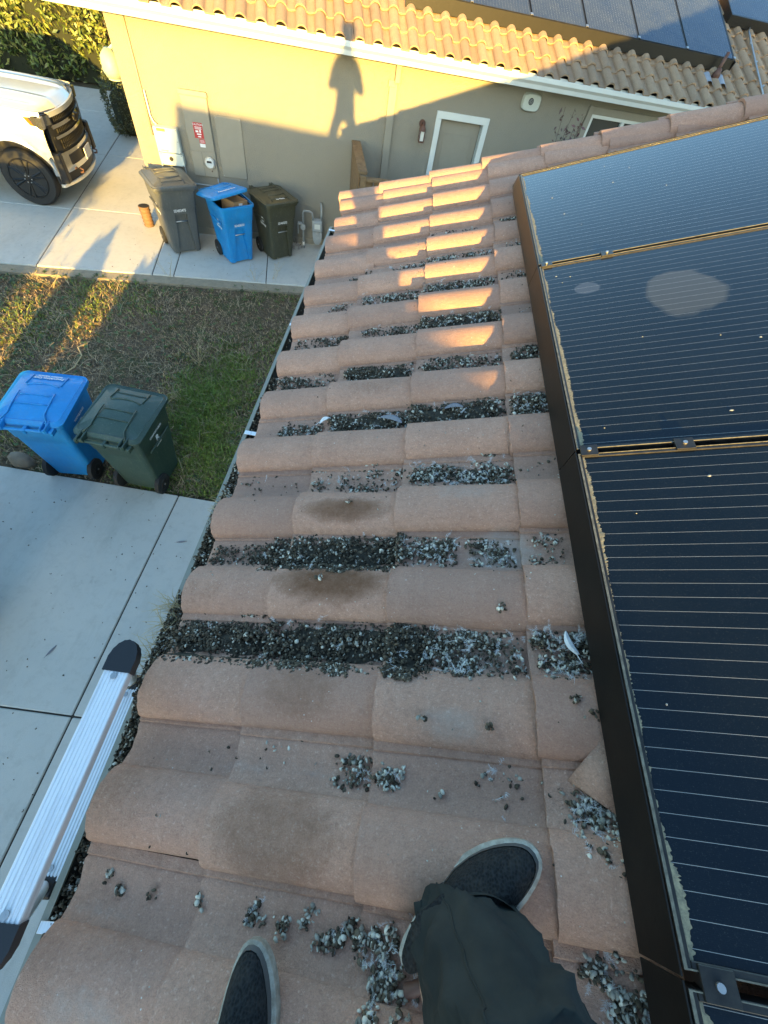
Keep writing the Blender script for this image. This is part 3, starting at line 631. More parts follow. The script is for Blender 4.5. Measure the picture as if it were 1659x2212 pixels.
def cluster(u, v, n, rad, pale, fl=0, size=.006):
    n = int(n * 1.7); fl = int(fl * .6); sub = [(PR.normal() * rad * .8, PR.normal() * rad * .8) for _ in range(max(1, n // 9))]
    for i in range(n):
        sb = sub[PR.integers(0, len(sub))]; uu = u + sb[0] + PR.normal() * .006; vv = v + sb[1] + PR.normal() * .006; s_ = size * PR.uniform(.45, 1.3)
        pellet(np.array([uu, vv, hseg(uu, vv) + s_ * .4 + PR.uniform(0, .009)]), s_, 1 if PR.uniform() < pale else 0)
    for i in range(fl): 
        uu = u + PR.normal() * rad; vv = v + PR.normal() * rad
        fluff(np.array([uu, vv, hseg(uu, vv) + .008]), PR.uniform(.014, .03), PR.integers(8, 16))
for a in [(-.505, -.252, 22, .014, .5, 5), (-.445, -.255, 16, .012, .5, 1), (-.395, -.245, 18, .014, .5, 0), (-.34, -.275, 34, .022, .45, 6), (-.30, -.25, 30, .016, .3, 4), (-.24, -.262, 90, .024, .5, 20), (-.20, -.30, 60, .03, .5, 20), (-.225, -.32, 50, .02, .5, 14), (-.641, -.258, 12, .010, .5, 0), (-.902, -.248, 8, .008, .3, 0), (-.86, -.262, 9, .008, .5, 0), (-.78, -.27, 3, .01, 0, 0),
          (.15, -.235, 60, .022, .4, 12), (.20, -.27, 80, .03, .4, 22), (.17, -.31, 60, .03, .4, 16), (-.5, .485, 3, .004, .8, 1), (-.43, .76, 2, .006, .2, 0), (-.02, .128, 4, .004, .4, 0), (-.17, .14, 3, .005, .6, 0), (.17, .16, 6, .012, .2, 0), (.19, .18, 4, .01, .2, 0), (.02, .42, 5, .02, .3, 0), (-.13, .0, 3, .006, .5, 0), (.19, .02, 20, .016, .5, 4), (.21, -.02, 30, .014, .5, 6)]: cluster(*a)
# gutter filling
GMn = np.eye(4); 
rvp, rfp = len(PV), pn
GV = []; 
def gut_fill(y0, y1, n, zt, pale=.1, fl=0):
    for i in range(n):
        y = PR.uniform(y0, y1); x = PR.uniform(FX - .160, FX + .0); f_ = (y - y0) / (y1 - y0)
        z = GZ - .06 + (zt + .06) * PR.uniform(.55, 1) + .012 * math.sin(y * 9) + .35 * (x - FX) * -.1
        P = np.array([x, y, z]); Pl = (P - RMn[:3, 3]) @ RMn[:3, :3]
        pellet(Pl, .0055 * PR.uniform(.5, 1.4), 1 if PR.uniform() < pale else 0)
    for i in range(fl):
        P = np.array([PR.uniform(FX - .14, FX), PR.uniform(y0, y1), GZ + zt + .01]); fluff((P - RMn[:3, 3]) @ RMn[:3, :3], PR.uniform(.015, .03), 10)
gut_fill(-.75, -.25, 2000, -.005, .15, 22); gut_fill(-.25, .12, 2000, .02, .2, 20); gut_fill(.12, .50, 3600, .055, .06, 4); gut_fill(.48, .85, 2200, .03, .07, 4); gut_fill(.85, 1.15, 1300, .02, .3, 24); gut_fill(1.1, 1.8, 1400, .0, .12, 4); gut_fill(1.8, 3.6, 900, -.03, .1, 2)
gv = []; gf_ = []
for i in range(121):
    y = -.9 + 4.4 * i / 120; zt_ = GZ - .035 + .045 * math.exp(-((y - .33) / .35) ** 2) - .02 * (y > 1.6)
    for j in range(5): gv.append((np.array([FX - .165 + .165 * j / 4, y, zt_ + .006 * math.sin(y * 23 + j) + (-.01 if j == 0 else 0)]) - RMn[:3, 3]) @ RMn[:3, :3])
    if i < 120:
        for j in range(4): q = i * 5 + j; gf_ += [(q, q + 1, q + 6), (q, q + 6, q + 5)]
PV.append(np.array(gv)); PF.append(np.array(gf_) + pn); pn += len(gv); PT.append(np.tile(np.array([.04, .034, .025]), (len(gv), 1)))
def tfm(L): v = np.vstack(L); return v @ RMn[:3, :3].T + RMn[:3, 3]
for i in range(420):
    u = PR.uniform(-.93, .2); v = PR.uniform(-.45, 3.3); pellet(np.array([u, v, hseg(u, v) + .001]), PR.uniform(.0012, .0032), 1 if PR.uniform() < .55 else 0)
tag(np_mesh('bird_droppings', tfm(PV), np.vstack(PF), 'dropping', np.vstack(PT)), 'dark and pale dried bird droppings lying in the tile channels and gutter', 'droppings', kind='stuff')
tag(np_mesh('down_feathers', tfm(FV), np.array(FF), 'feather'), 'small white down feathers scattered among the droppings', 'feathers', kind='stuff')
def big_feather(u, v, h, L, ang, label, mat='feather_grey', wd=.012):
    M = RM @ Matrix.Translation((u, v, h)) @ Matrix.Rotation(ang, 4, 'Z'); b = MB(M); n = 12; V = []; F = []
    for i in range(n + 1):
        t = i / n; wv_ = wd * math.sin(math.pi * (t * .9 + .08)) ** .6; c_ = .01 * math.sin(t * 3)
        V += [(t * L, c_ - wv_, .004 + .006 * math.sin(t * 3)), (t * L, c_, .007 + .008 * math.sin(t * 3)), (t * L, c_ + wv_ * .8, .004 + .006 * math.sin(t * 3))]
        if i < n: k = i * 3; F += [(k, k + 1, k + 4, k + 3), (k + 1, k + 2, k + 5, k + 4)]
    b.add(V, F); b.tube([(-.02, 0, .002), (L * .6, .008, .013), (L, 0, .006)], [.0012, .0009, .0003], 5); tag(b.build('feather', mat), label, 'feather')
big_feather(-.40, 1.20, .03, .10, -.5, 'grey striped quill feather in the channel below the darkest brown scorched row', wd=.014)
big_feather(-.15, 1.215, .028, .07, -.1, 'pale slim feather lying flat across the droppings, right of the striped quill')
big_feather(-.665, 1.20, .03, .05, .4, 'short pale feather at the left end of the same channel as the striped quill', 'feather')
big_feather(.19, .30, .035, .06, 1.9, 'white feather standing in the pile against the black panel skirt', 'feather', .009)
def straw_clump(x, y, z, n, seed, label, L=.11, dirx=-1):
    rr = random.Random(seed); b = MB()
    for k in range(n):
        p = Vector((x + rr.uniform(-.02, .02), y + rr.uniform(-.06, .06), z)); d = Vector((dirx * rr.uniform(.1, 1), rr.uniform(-.6, .7), rr.uniform(.1, .8))).normalized(); l = L * rr.uniform(.4, 1.1); pts = [tuple(p)]
        for q in range(4): p = p + d * l / 4; d = (d + Vector((rr.uniform(-.3, .3), rr.uniform(-.3, .3), -.28))).normalized(); pts.append(tuple(p))
        b.tube(pts, [.0013, .0012, .001, .0008, .0004], 4)
    tag(b.build('dead_grass_tuft', 'straw'), label, 'dry grass')
straw_clump(-.59, .40, 2.735, 60, 1, 'bushy straw tuft growing out of the gutter, upper of the pair by the ladder', .10)
straw_clump(-.60, .25, 2.735, 34, 2, 'thin straw tuft in the gutter just above the ladder cap', .09)
straw_clump(-.585, .90, 2.72, 26, 3, 'small straw tuft in the gutter where the concrete meets the grass', .07)
# broken tile
b = MB(RM); 
b.add([(.135, .045, .03), (.215, .135, .075), (.24, .05, .07), (.235, -.015, .05), (.135, .045, .015), (.215, .135, .06), (.24, .05, .055), (.235, -.015, .035)], [(0, 3, 2, 1), (4, 5, 6, 7), (0, 1, 5, 4), (1, 2, 6, 5), (2, 3, 7, 6), (3, 0, 4, 7)])
tag(np_mesh('broken_tile', [tuple(v) for v in b.V], [(0, 3, 2, 1), (4, 5, 6, 7), (0, 1, 5, 4), (1, 2, 6, 5), (2, 3, 7, 6), (3, 0, 4, 7)], 'clay_tile', np.zeros((8, 3)), att='stain'), 'triangular broken piece of brown tile tucked against the black skirt', 'broken tile')
b = MB(RM); b.tube([(-.178, -.305, .03), (-.165, -.300, .036), (-.150, -.292, .04)], .011, 14, caps=False); b.tube([(-.150, -.292, .04), (-.165, -.300, .036), (-.178, -.305, .03)], .0095, 14, caps=False)
tag(b.build('brown_tube', 'rust_brown', smooth=True), 'short hollow red brown tube lying in feathers beside the trouser hem', 'tube')

# ---------------------------------------------------------------- solar array on the own roof
AU, AH = .244, .17
PY = [-.185 - 2 * 1.0555, -.185 - 1.0555, -.185, .8235, 1.879, 2.935]
def solar_panel(v0, v1, glass, label, jag, seed):
    t = thing('solar_module', label, 'solar panel', (AU, v0, AH), RM, 'solar panels beside the feet')
    L = 1.70; g_ = .009; a, c_ = v0 + g_, v1 - g_
    Mp = RM
    b = MB(Mp); b.box(AU + .010, AU + L - .010, a + .010, c_ - .010, AH - .012, AH - .006)
    gl = b.build('glass', glass, t)
    b = MB(Mp)
    for (x0, x1, y0, y1) in ((AU, AU + .011, a, c_), (AU + L - .011, AU + L, a, c_), (AU + .011, AU + L - .011, a, a + .011), (AU + .011, AU + L - .011, c_ - .011, c_)):
        b.box(x0, x1, y0, y1, AH - .038, AH - .002, bev=.001)
    b.build('frame', 'frame_black', t)
    b = MB(Mp)
    for (x0, x1, y0, y1) in ((AU + .0006, AU + .0052, a + .0006, c_ - .0006), (AU + .0052, AU + L, a + .0008, a + .0026), (AU + .0052, AU + L, c_ - .0022, c_ - .0008)): b.box(x0, x1, y0, y1, AH - .0018, AH - .0006)
    b.build('frame_lip', 'frame_dust', t)
    rr = random.Random(seed); V = []; F = []; n = 420; w0 = .020
    for i in range(n + 1):
        y = a + .004 + (c_ - a - .008) * i / n; w0 = max(.010, min(.024, w0 + rr.uniform(-.0012, .0012) )); e = w0 + (rr.uniform(-.004, .003) if rr.random() < .5 else 0)
        if i > n - 8 or i < 6: e = min(e, .016)
        V += [(AU + .0062, y, AH - .0035), (AU + e * jag, y, AH - .0045)]
        if i < n: F.append((2 * i, 2 * i + 1, 2 * i + 3, 2 * i + 2))
    b = MB(Mp); b.add(V, F); b.build('dust_line', 'dust', t)
    # bird spatters
    b = MB(Mp)
    for q in range(9 if v0 > -.5 else 2):
        u = AU + .05 + rr.random() ** 1.4 * 1.1; v = rr.uniform(a + .05, c_ - .03); R_ = rr.choice([.0015, .002, .002, .003, .005]); m = 7
        b.add([(u, v, AH - .0035)] + [(u + math.cos(6.283 * k / m) * R_ * rr.uniform(.5, 1.3), v + math.sin(6.283 * k / m) * R_ * rr.uniform(.4, .9), AH - .005) for k in range(m)], [(0, k + 1, (k + 1) % m + 1) for k in range(m)])
    islands(b, 'bird_spatter', 'chalky', t)
    for uu in (AU + .03, AU + .26) if seed != 1 else (AU + .04, AU + .33):
        if v1 > 2.9: break
        b = MB(Mp); b.box(uu - .022, uu + .022, v1 - .019, v1 + .019, AH - .002, AH + .003, bev=.001); b.box(uu - .022, uu + .022, v1 - .007, v1 + .007, AH - .04, AH - .002)
        cl = b.build('clamp', 'frame_black', t)
        b = MB(Mp); b.disc((uu, v1, AH + .003), (0, 0, 1), .0055, .005, 12); b.build('bolt', 'bolt_steel', cl)
    return t
LABS = ['panel wholly behind the photographer, second below the frame edge', 'dark panel just entering at the bottom right corner, past the dark slot with a bolt', 'nearest full solar panel, almost black with bright lines, right of the shoes', 'middle solar panel with the large round pale dusty blotch', 'farthest solar panel of the near array, bluest, its top edge along the bare ridge tiles']
for i in range(1, 5): solar_panel(PY[i], PY[i + 1], 'pv_glass_blotch' if i == 3 else 'pv_glass', LABS[i], 1.0, i)
rl = thing('mounting_rack', 'black mounting rails hidden under the near solar panels', 'mounting rail', (AU + .04, 0, .1), RM)
for uu in (AU + .04, AU + .30, AU + 1.3):
    b = MB(RM); b.box(uu - .02, uu + .02, PY[1] + .05, 2.9, AH - .085, AH - .041); b.build('rail', 'frame_black', rl)
sk = thing('array_skirt', 'long black metal skirt closing the left side of the near solar array', 'panel skirt', (.21, 0, .06), RM)
b = MB(RM)
ys_ = [PY[1], -.185, .8235, 1.879, 2.935]
for i in range(4):
    y0, y1 = ys_[i] + .002, ys_[i + 1] - .002
    ub, hb = .2045, .088; ut, ht = AU - .0035, AH - .001
    b.loft([[(ub, y, hb), (ut - .002, y, ht), (ut + .0005, y, ht), (ub + .003, y, hb)] for y in (y0, y1)])
b.build('side_sheet', 'skirt_metal', sk)
b = MB(RM); b.add([(.2045, 2.935, .088), (AU - .004, 2.935, AH - .001), (AU + 1.72, 2.935, AH - .001), (AU + 1.72, 2.97, .07), (.212, 3.04, .088)], [(0, 1, 2, 3, 4)]); b.build('end_sheet', 'skirt_metal', sk)

# ---------------------------------------------------------------- neighbour house
nh = thing('stucco_house', 'tan stucco house with white eave, brown barrel tiles and a side door', 'house', (0, WALL, 0), NM)
b = MB(NM)
# wall with door and window openings, built as bands
S0, S1, W1, ZT = -2.70, 12.5, 19.0, 2.92
dx0, dx1, dzt = 2.40, 3.17, 2.20
wx0, wx1, wz0, wz1 = 5.10, 6.75, 1.30, 2.57
def wallrect(x0, x1, z0, z1): b.box(x0, x1, WALL, WALL + .16, z0, z1)
wallrect(S0, dx0, -.05, ZT); wallrect(dx0, dx1, dzt, ZT); wallrect(dx1, wx0, -.05, ZT); wallrect(wx0, wx1, -.05, wz0); wallrect(wx0, wx1, wz1, ZT); wallrect(wx1, S1, -.05, ZT)
b.box(S0, S0 + .16, WALL + .16, W1, -.05, ZT)
b.build('wall', 'stucco_wall', nh)
b = MB(NM); b.box(S0 + .002, S1, WALL - .018, WALL, -.05, .11); b.box(S0 + .001, S0 + .03, WALL - .018, WALL, .11, .115); b.build('wall_base', 'stucco_paint', nh)
# door
b = MB(NM); b.box(dx0 + .02, dx1 - .02, WALL + .085, WALL + .125, .12, dzt - .02, bev=.003); dr = b.build('door', 'stucco_paint', nh)
b = MB(NM)
for (x0, x1, z0, z1) in ((dx0 + .12, dx1 - .12, 1.2, 2.0), (dx0 + .12, dx1 - .12, .3, 1.0)):
    b.box(x0, x1, WALL + .079, WALL + .0849, z0, z0 + .012); b.box(x0, x1, WALL + .079, WALL + .0849, z1 - .012, z1); b.box(x0, x0 + .012, WALL + .079, WALL + .0849, z0 + .012, z1 - .012); b.box(x1 - .012, x1, WALL + .079, WALL + .0849, z0 + .012, z1 - .012)
b.build('door_moulding', 'stucco_paint', dr)
b = MB(NM); b.disc((dx1 - .09, WALL + .085, 1.0), (0, -1, 0), .028, .05, 14); b.build('door_knob', 'bolt_steel', dr)
b = MB(NM); T_ = .095
b.box(dx0 - T_, dx0, WALL - .022, WALL + .12, 0, dzt, bev=.004); b.box(dx1, dx1 + T_, WALL - .022, WALL + .12, 0, dzt, bev=.004); b.box(dx0 - T_, dx1 + T_, WALL - .024, WALL + .12, dzt, dzt + T_, bev=.004)
b.build('door_trim', 'trim_white', nh)
# window
wd_ = MB(NM); T_ = .10
wd_.box(wx0 - T_, wx0, WALL - .03, WALL + .02, wz0 - T_, wz1 + T_, bev=.004); wd_.box(wx1, wx1 + T_, WALL - .03, WALL + .02, wz0 - T_, wz1 + T_, bev=.004); wd_.box(wx0, wx1, WALL - .029, WALL + .02, wz1, wz1 + T_, bev=.004); wd_.box(wx0, wx1, WALL - .029, WALL + .02, wz0 - T_, wz0, bev=.004)
win = wd_.build('window', 'stucco_paint', nh)
b = MB(NM); F_ = .05; mx_ = 5.76
for (x0, x1, z0, z1) in ((wx0, wx0 + F_, wz0, wz1), (wx1 - F_, wx1, wz0, wz1), (mx_ - .03, mx_ + .03, wz0 + F_, wz1 - F_)): b.box(x0, x1, WALL - .012, WALL + .06, z0, z1, bev=.003)
b.box(wx0 + F_, wx1 - F_, WALL - .010, WALL + .06, wz1 - F_, wz1, bev=.003); b.box(wx0 + F_, wx1 - F_, WALL - .010, WALL + .06, wz0, wz0 + F_, bev=.003); b.build('window_frame', 'trim_white', win)
for x0, x1 in ((wx0 + F_, mx_ - .03), (mx_ + .03, wx1 - F_)):
    b = MB(NM); b.box(x0, x1, WALL + .035, WALL + .04, wz0 + F_, wz1 - F_); b.build('window_pane', 'glass_dark', win)
# downspout strip
b = MB(NM); b.box(1.43, 1.56, WALL - .06, WALL - .001, .15, 2.55, bev=.006); b.box(1.405, 1.52, WALL - .075, WALL - .061, 2.49, 2.57, bev=.004); b.box(1.50, 1.58, WALL - .13, WALL - .062, 2.55, 2.78, bev=.006)
b.build('downspout', 'stucco_paint', nh)
# eave: soffit, fascia gutter
EO = WALL - .35
b = MB(NM); b.box(-3.3, S1, EO + .02, WALL + .2, 2.80, 2.83); b.build('soffit', 'trim_white', nh)
b = MB(NM)
pf = [(EO, 2.80), (EO - .06, 2.805), (EO - .075, 2.86), (EO - .11, 2.90), (EO - .115, 2.955), (EO - .105, 2.957), (EO - .102, 2.92), (EO - .03, 2.90), (EO - .01, 2.965), (EO, 2.965)]
b.loft([[(s_, y, z) for y, z in pf] for s_ in (-3.3, 12.5)]); b.build('gutter', 'trim_white', nh)
def NR_(s_, u, h=0): return (s_, EO + u * math.cos(PITCH), 2.985 + u * math.sin(PITCH) + h)
NRM = NM @ Matrix(((1, 0, 0, 0), (0, math.cos(PITCH), -math.sin(PITCH), EO), (0, math.sin(PITCH), math.cos(PITCH), 2.955), (0, 0, 0, 1)))   # s, u, h
# tiles: generator axes are (u, v, h): swap to (v=s)
SW = Matrix(((0, 1, 0, 0), (1, 0, 0, 0), (0, 0, 1, 0), (0, 0, 0, 1)))
ncols = [-.06 + .37 * k for k in range(15)]
nrows = [(-3.35 + .2755 * k, .2755, 0, -9, 9) for k in range(57)]
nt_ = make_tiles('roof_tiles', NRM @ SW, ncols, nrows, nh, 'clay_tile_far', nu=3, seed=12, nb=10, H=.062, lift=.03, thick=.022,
                 stains=[(float(rng.uniform(0, 1.6)), float(rng.uniform(-2, 9)), .10, .06, 0, .5) for _ in range(26)])
nt_.data.flip_normals()
b = MB(NRM); b.box(-3.3, 12.4, .02, 5.3, -.05, -.01); b.build('roof_deck', 'dark_void', nh)
b = MB(NRM); b.box(-3.40, -3.3, -.06, 5.3, -.14, .05); b.build('rake_board', 'trim_white', nh)
b = MB(NM); b.add([(-3.2, WALL + .5, 0), (-3.2, WALL + .5, 0)], []) if False else None
# wall lamp by door
wl = thing('wall_lantern', 'small brown wall lantern with pale glass left of the side door', 'wall lamp', (2.08, WALL, 2.02), NM)
b = MB(NM); b.disc((2.08, WALL, 2.10), (0, -1, 0), .055, .02, 18); b.tube([(2.08, WALL - .02, 2.11), (2.08, WALL - .07, 2.13), (2.08, WALL - .10, 2.09)], .012, 8); b.loft([[(2.08 + math.cos(a) * r_, WALL - .10 + math.sin(a) * r_, z) for a in [6.283 * (k + .5) / 8 for k in range(8)]] for r_, z in ((.058, 2.03), (.055, 2.06), (.03, 2.095))]); b.build('lantern_cap', 'rust_brown', wl, smooth=True, angle=40)
b = MB(NM); b.box(2.045, 2.115, WALL - .135, WALL - .065, 1.895, 2.03, bev=.004); b.build('lantern_glass', 'frosted', wl)
b = MB(NM)
for xx_, yy_ in ((2.04, -.14), (2.12, -.14), (2.04, -.06), (2.12, -.06)): b.box(xx_ - .006, xx_ + .006, WALL + yy_ - .006, WALL + yy_ + .006, 1.885, 2.035)
b.box(2.035, 2.125, WALL - .145, WALL - .055, 1.875, 1.8945); islands(b, 'lantern_cage', 'rust_brown', wl)
# siren / vent on wall
sv = thing('wall_siren', 'white rounded square siren box high on the wall right of the door', 'alarm siren', (3.9, WALL, 2.6), NM)
pts = [(3.90 + .165 * math.copysign(abs(math.cos(a)) ** .55, math.cos(a)), 2.585 + .115 * math.copysign(abs(math.sin(a)) ** .55, math.sin(a))) for a in [6.283 * k / 28 for k in range(28)]]
b = MB(NM); b.loft([[(x, WALL, z) for x, z in pts], [(x, WALL - .05, z) for x, z in pts], [(3.9 + (x - 3.9) * .9, WALL - .07, 2.585 + (z - 2.585) * .88) for x, z in pts]]); b.build('housing', 'enclosure_grey', sv, smooth=True, angle=40)
b = MB(NM); b.disc((3.88, WALL - .0705, 2.60), (0, -1, 0), .045, .004, 20); b.build('speaker_grille', 'black_plastic', sv)
b = MB(NM)
for r_ in (.014, .03): b.tube([(3.88 + math.cos(a) * r_, WALL - .076, 2.60 + math.sin(a) * r_) for a in [6.283 * k / 14 for k in range(15)]], .003, 5)
b.build('grille_ring', 'gas_grey', sv)
# inverter
iv = thing('solar_inverter', 'pale grey electrical box with round knob beside the house corner', 'electrical box', (-2.2, WALL, 1.38), NM)
b = MB(NM); b.box(-2.385, -2.015, WALL - .16, WALL - .01, 1.275, 1.60, bev=.012); b.build('upper_case', 'enclosure_grey', iv)
b = MB(NM); b.box(-2.375, -2.005, WALL - .15, WALL - .01, 1.10, 1.268, bev=.010); lc = b.build('lower_case', 'enclosure_grey', iv)
b = MB(NM); b.disc((-2.20, WALL - .15, 1.20), (0, -1, 0), .03, .02, 18); b.build('switch_knob', 'black_plastic', lc)
b = MB(NM)
for x, z in ((-2.36, 1.29), (-2.035, 1.29), (-2.36, 1.585), (-2.035, 1.585), (-2.035, 1.44), (-2.35, 1.115), (-2.03, 1.115), (-2.03, 1.25), (-2.35, 1.25)): b.disc((x, WALL - (.16 if z > 1.27 else .15), z), (0, -1, 0), .006, .004, 8)
islands(b, 'screw', 'black_plastic', iv)
b = MB(NM); b.box(-2.33, -2.20, WALL - .1625, WALL - .1601, 1.555, 1.59); b.build('yellow_sticker', 'yellow_label', iv)
b = MB(NM); b.box(-2.31, -2.17, WALL - .1615, WALL - .1601, 1.49, 1.545); b.build('white_sticker', 'white_print', iv)
def wtext(name, s_, x, z, size, mat, parent, y=WALL, xs=1.0): return text(name, s_, size, NM @ frame((x, y, z), (1, 0, 0), (0, 0, 1)), mat, parent, xs=xs, ext=.0004)
wtext('lettering', 'solaredge', -2.27, 1.31, .03, 'black_plastic', iv, WALL - .1612)
b = MB(NM); b.tube([(-2.40, WALL - .04, 2.0), (-2.40, WALL - .04, 1.70), (-2.37, WALL - .05, 1.63), (-2.33, WALL - .06, 1.60)], .013, 8); b.tube([(-2.395, WALL - .05, 1.26), (-2.395, WALL - .05, 1.0)], .016, 8); islands(b, 'elbow_pipe', 'enclosure_grey', iv, smooth=True)
# conduits
cd = thing('wall_conduit', 'thin painted conduit running from the eave down the house corner', 'conduit', (-2.4, WALL, 1.7), NM)
b = MB(NM); b.tube([(-2.44, WALL - .02, 2.80), (-2.44, WALL - .02, 1.45)], .014, 8); b.build('upright_pipe', 'stucco_paint', cd, smooth=True)
cw = thing('looped_cable', 'thin grey pipe curving under the electric boxes', 'conduit', (-2.0, WALL, 1.0), NM)
b = MB(NM); b.tube([(-2.03, WALL - .05, 1.10), (-2.03, WALL - .05, .96), (-1.98, WALL - .05, .87), (-1.88, WALL - .05, .84), (-1.60, WALL - .05, .84), (-1.50, WALL - .05, .84)], .010, 8); b.tube([(-1.50, WALL - .05, .96), (-1.50, WALL - .05, .84)], .012, 8); b.build('pipe', 'gas_grey', cw, smooth=True)
# meter panel
mp = thing('meter_cabinet', 'tall tan meter cabinet with red caution sign and round electric meter', 'meter cabinet', (-1.66, WALL, 1.5), NM)
b = MB(NM); b.box(-1.885, -1.475, WALL - .05, WALL - .001, .965, 2.075, bev=.006); b.box(-1.895, -1.465, WALL - .065, WALL - .052, 2.02, 2.075, bev=.004); b.build('cabinet', 'stucco_paint', mp)
b = MB(NM); b.box(-1.875, -1.485, WALL - .058, WALL - .0505, 1.33, 2.01, bev=.003); b.build('upper_door', 'stucco_paint', mp)
b = MB(NM); b.box(-1.875, -1.70, WALL - .058, WALL - .0505, .975, 1.32, bev=.003); b.build('lower_door', 'stucco_paint', mp)
b = MB(NM); b.box(-1.69, -1.485, WALL - .056, WALL - .0505, .975, 1.32, bev=.003); b.build('meter_cover', 'stucco_paint', mp)
b = MB(NM); b.disc((-1.585, WALL - .056, 1.185), (0, -1, 0), .088, .03, 28); mr_ = b.build('meter_ring', 'bolt_steel', mp, smooth=True, angle=40)
b = MB(NM); b.disc((-1.585, WALL - .087, 1.185), (0, -1, 0), .074, .04, 28, bev=.015); b.build('meter_dial', 'meter_glass', mr_, smooth=True, angle=40)
b = MB(NM); b.box(-1.63, -1.55, WALL - .1285, WALL - .1272, 1.195, 1.225); b.build('meter_display', 'black_plastic', mr_)
b = MB(NM); b.box(-1.76, -1.615, WALL - .0605, WALL - .0583, 1.50, 1.70); cs = b.build('caution_sign', 'red_label', mp)
wtext('lettering', 'CAUTION', -1.6875, 1.675, .036, 'white_print', cs, WALL - .0612)
for k, (z, ww) in enumerate(((1.645, .11), (1.632, .10), (1.619, .105))):
    b = MB(NM); b.box(-1.6875 - ww / 2, -1.6875 + ww / 2, WALL - .0612, WALL - .0606, z - .003, z + .003); b.build('text_line', 'white_print', cs)
b = MB(NM); b.box(-1.735, -1.69, WALL - .0612, WALL - .0606, 1.575, 1.60); b.box(-1.675, -1.65, WALL - .0612, WALL - .0606, 1.575, 1.61); b.box(-1.72, -1.65, WALL - .0612, WALL - .0606, 1.545, 1.562); b.box(-1.71, -1.66, WALL - .0612, WALL - .0606, 1.515, 1.53); b.build('diagram', 'white_print', cs)
b = MB(NM); b.box(-1.70, -1.61, WALL - .0605, WALL - .0583, 1.435, 1.49); s2_ = b.build('small_red_sign', 'red_label', mp)
for z in (1.475, 1.462, 1.449):
    b = MB(NM); b.box(-1.69, -1.62, WALL - .0612, WALL - .0606, z - .002, z + .002); b.build('text_line', 'white_print', s2_)
b = MB(NM); b.box(-1.70, -1.615, WALL - .0605, WALL - .0583, 1.385, 1.43); b.build('white_sign', 'white_print', mp)
b = MB(NM); b.disc((-1.575, WALL - .0585, 1.06), (0, -1, 0), .01, .01, 8); b.build('seal', 'rust_brown', mp)
bp = thing('access_cover', 'plain tan flush panel on the wall right of the meter cabinet', 'wall panel', (-1.19, WALL, 1.4), NM)
b = MB(NM); b.box(-1.405, -.985, WALL - .022, WALL - .001, .985, 1.815, bev=.004); b.build('cover_plate', 'stucco_paint', bp)
b = MB(NM); 
for x, z in ((-1.38, 1.79), (-1.01, 1.79), (-1.38, 1.01), (-1.01, 1.01)): b.disc((x, WALL - .022, z), (0, -1, 0), .006, .003, 8)
islands(b, 'screw', 'gas_grey', bp)
# gas meter
gm = thing('gas_meter', 'grey gas meter with pipes standing against the stucco wall near the gutter', 'gas meter', (.25, WALL - .2, 0), NM)
def GP(s_, z, o=.2): return (s_, WALL - o, z)
b = MB(NM); b.box(.17, .37, WALL - .28, WALL - .12, .34, .53, bev=.02); b.build('upper_body', 'gas_grey', gm)
b = MB(NM); b.loft([[(.27 + x * sc, WALL - .20 + y * sc2, z) for x, y in ((-.09, -.06), (0, -.075), (.09, -.06), (.09, .06), (0, .075), (-.09, .06))] for sc, sc2, z in ((.45, .5, .10), (.85, .9, .17), (1, 1, .25), (1, 1, .338))]); b.build('lower_body', 'gas_grey', gm, smooth=True, angle=35)
b = MB(NM); b.box(.215, .325, WALL - .29, WALL - .2805, .40, .48); b.build('index_window', 'frosted', gm)
b = MB(NM); b.disc((.27, WALL - .281, .33), (0, -1, 0), .03, .01, 12); b.build('badge', 'bolt_steel', gm)
b = MB(NM); b.tube([GP(.0, -.02), GP(.0, .62), GP(.02, .66), GP(.12, .66), GP(.17, .64), GP(.19, .53)], .018, 10); b.tube([GP(.35, .53), GP(.35, .72), (.35, WALL - .1, .74), (.35, WALL, .74)], .018, 10); b.build('pipe', 'gas_grey', gm, smooth=True)
b = MB(NM); b.disc(GP(-.005, .40, .26), (0, 1, 0), .05, .06, 16); b.disc((-.10, WALL - .20, .44), (1, 0, 0), .03, .08, 12); b.tube([GP(-.10, .44), GP(-.10, .26)], .014, 8); b.build('regulator', 'gas_grey', gm, smooth=True, angle=40)
b = MB(NM); b.disc(GP(0, .05), (0, 0, 1), .023, .07, 10); b.build('pipe_sleeve', 'white_print', gm)
# dry plant near gas meter
dw = dry_stem(*(P_swz(-.16, WALL - .2, 0).xy), .2, 'small brown weed at the foot of the gas meter pipe', 12, 8, spread=1.2, mat='dry_leaf')

# wooden gate / fence
fg = thing('wooden_fence', 'short brown wooden picket fence between the two houses', 'fence', (.95, 8.6, 0), NM)
b = MB(NM)
w0_, w1_ = WALL - .05, 7.95
n = 11
for k in range(n):
    wv_ = w0_ + (w1_ - w0_) * (k + .5) / n; b.box(.88, .905, wv_ - .058, wv_ + .058, 0.03, 1.72, bev=.003)
b.build('picket_panel', 'wood', fg)
b = MB(NM); b.box(.87, 1.02, w1_ - .02, w0_, 1.722, 1.762, bev=.004); b.box(.906, .95, w1_, w0_ - .02, 1.45, 1.55); b.box(.906, .95, w1_, w0_ - .02, .4, .5); islands(b, 'top_rail', 'wood', fg)
b = MB(NM); b.box(.915, 1.005, w0_ - .09, w0_, 0, 1.72, bev=.004); b.build('post', 'wood', fg)
b = MB(NM); b.box(.91, 1.0, 7.86, 7.95, 0, 1.72, bev=.004); b.build('post', 'wood', fg)
b = MB(NM)
for k in range(15):
    x = 1.0 + .14 * k; b.box(x, x + .115, 7.90, 7.92, .03, 1.66, bev=.003)
b.build('front_pickets', 'wood', fg)
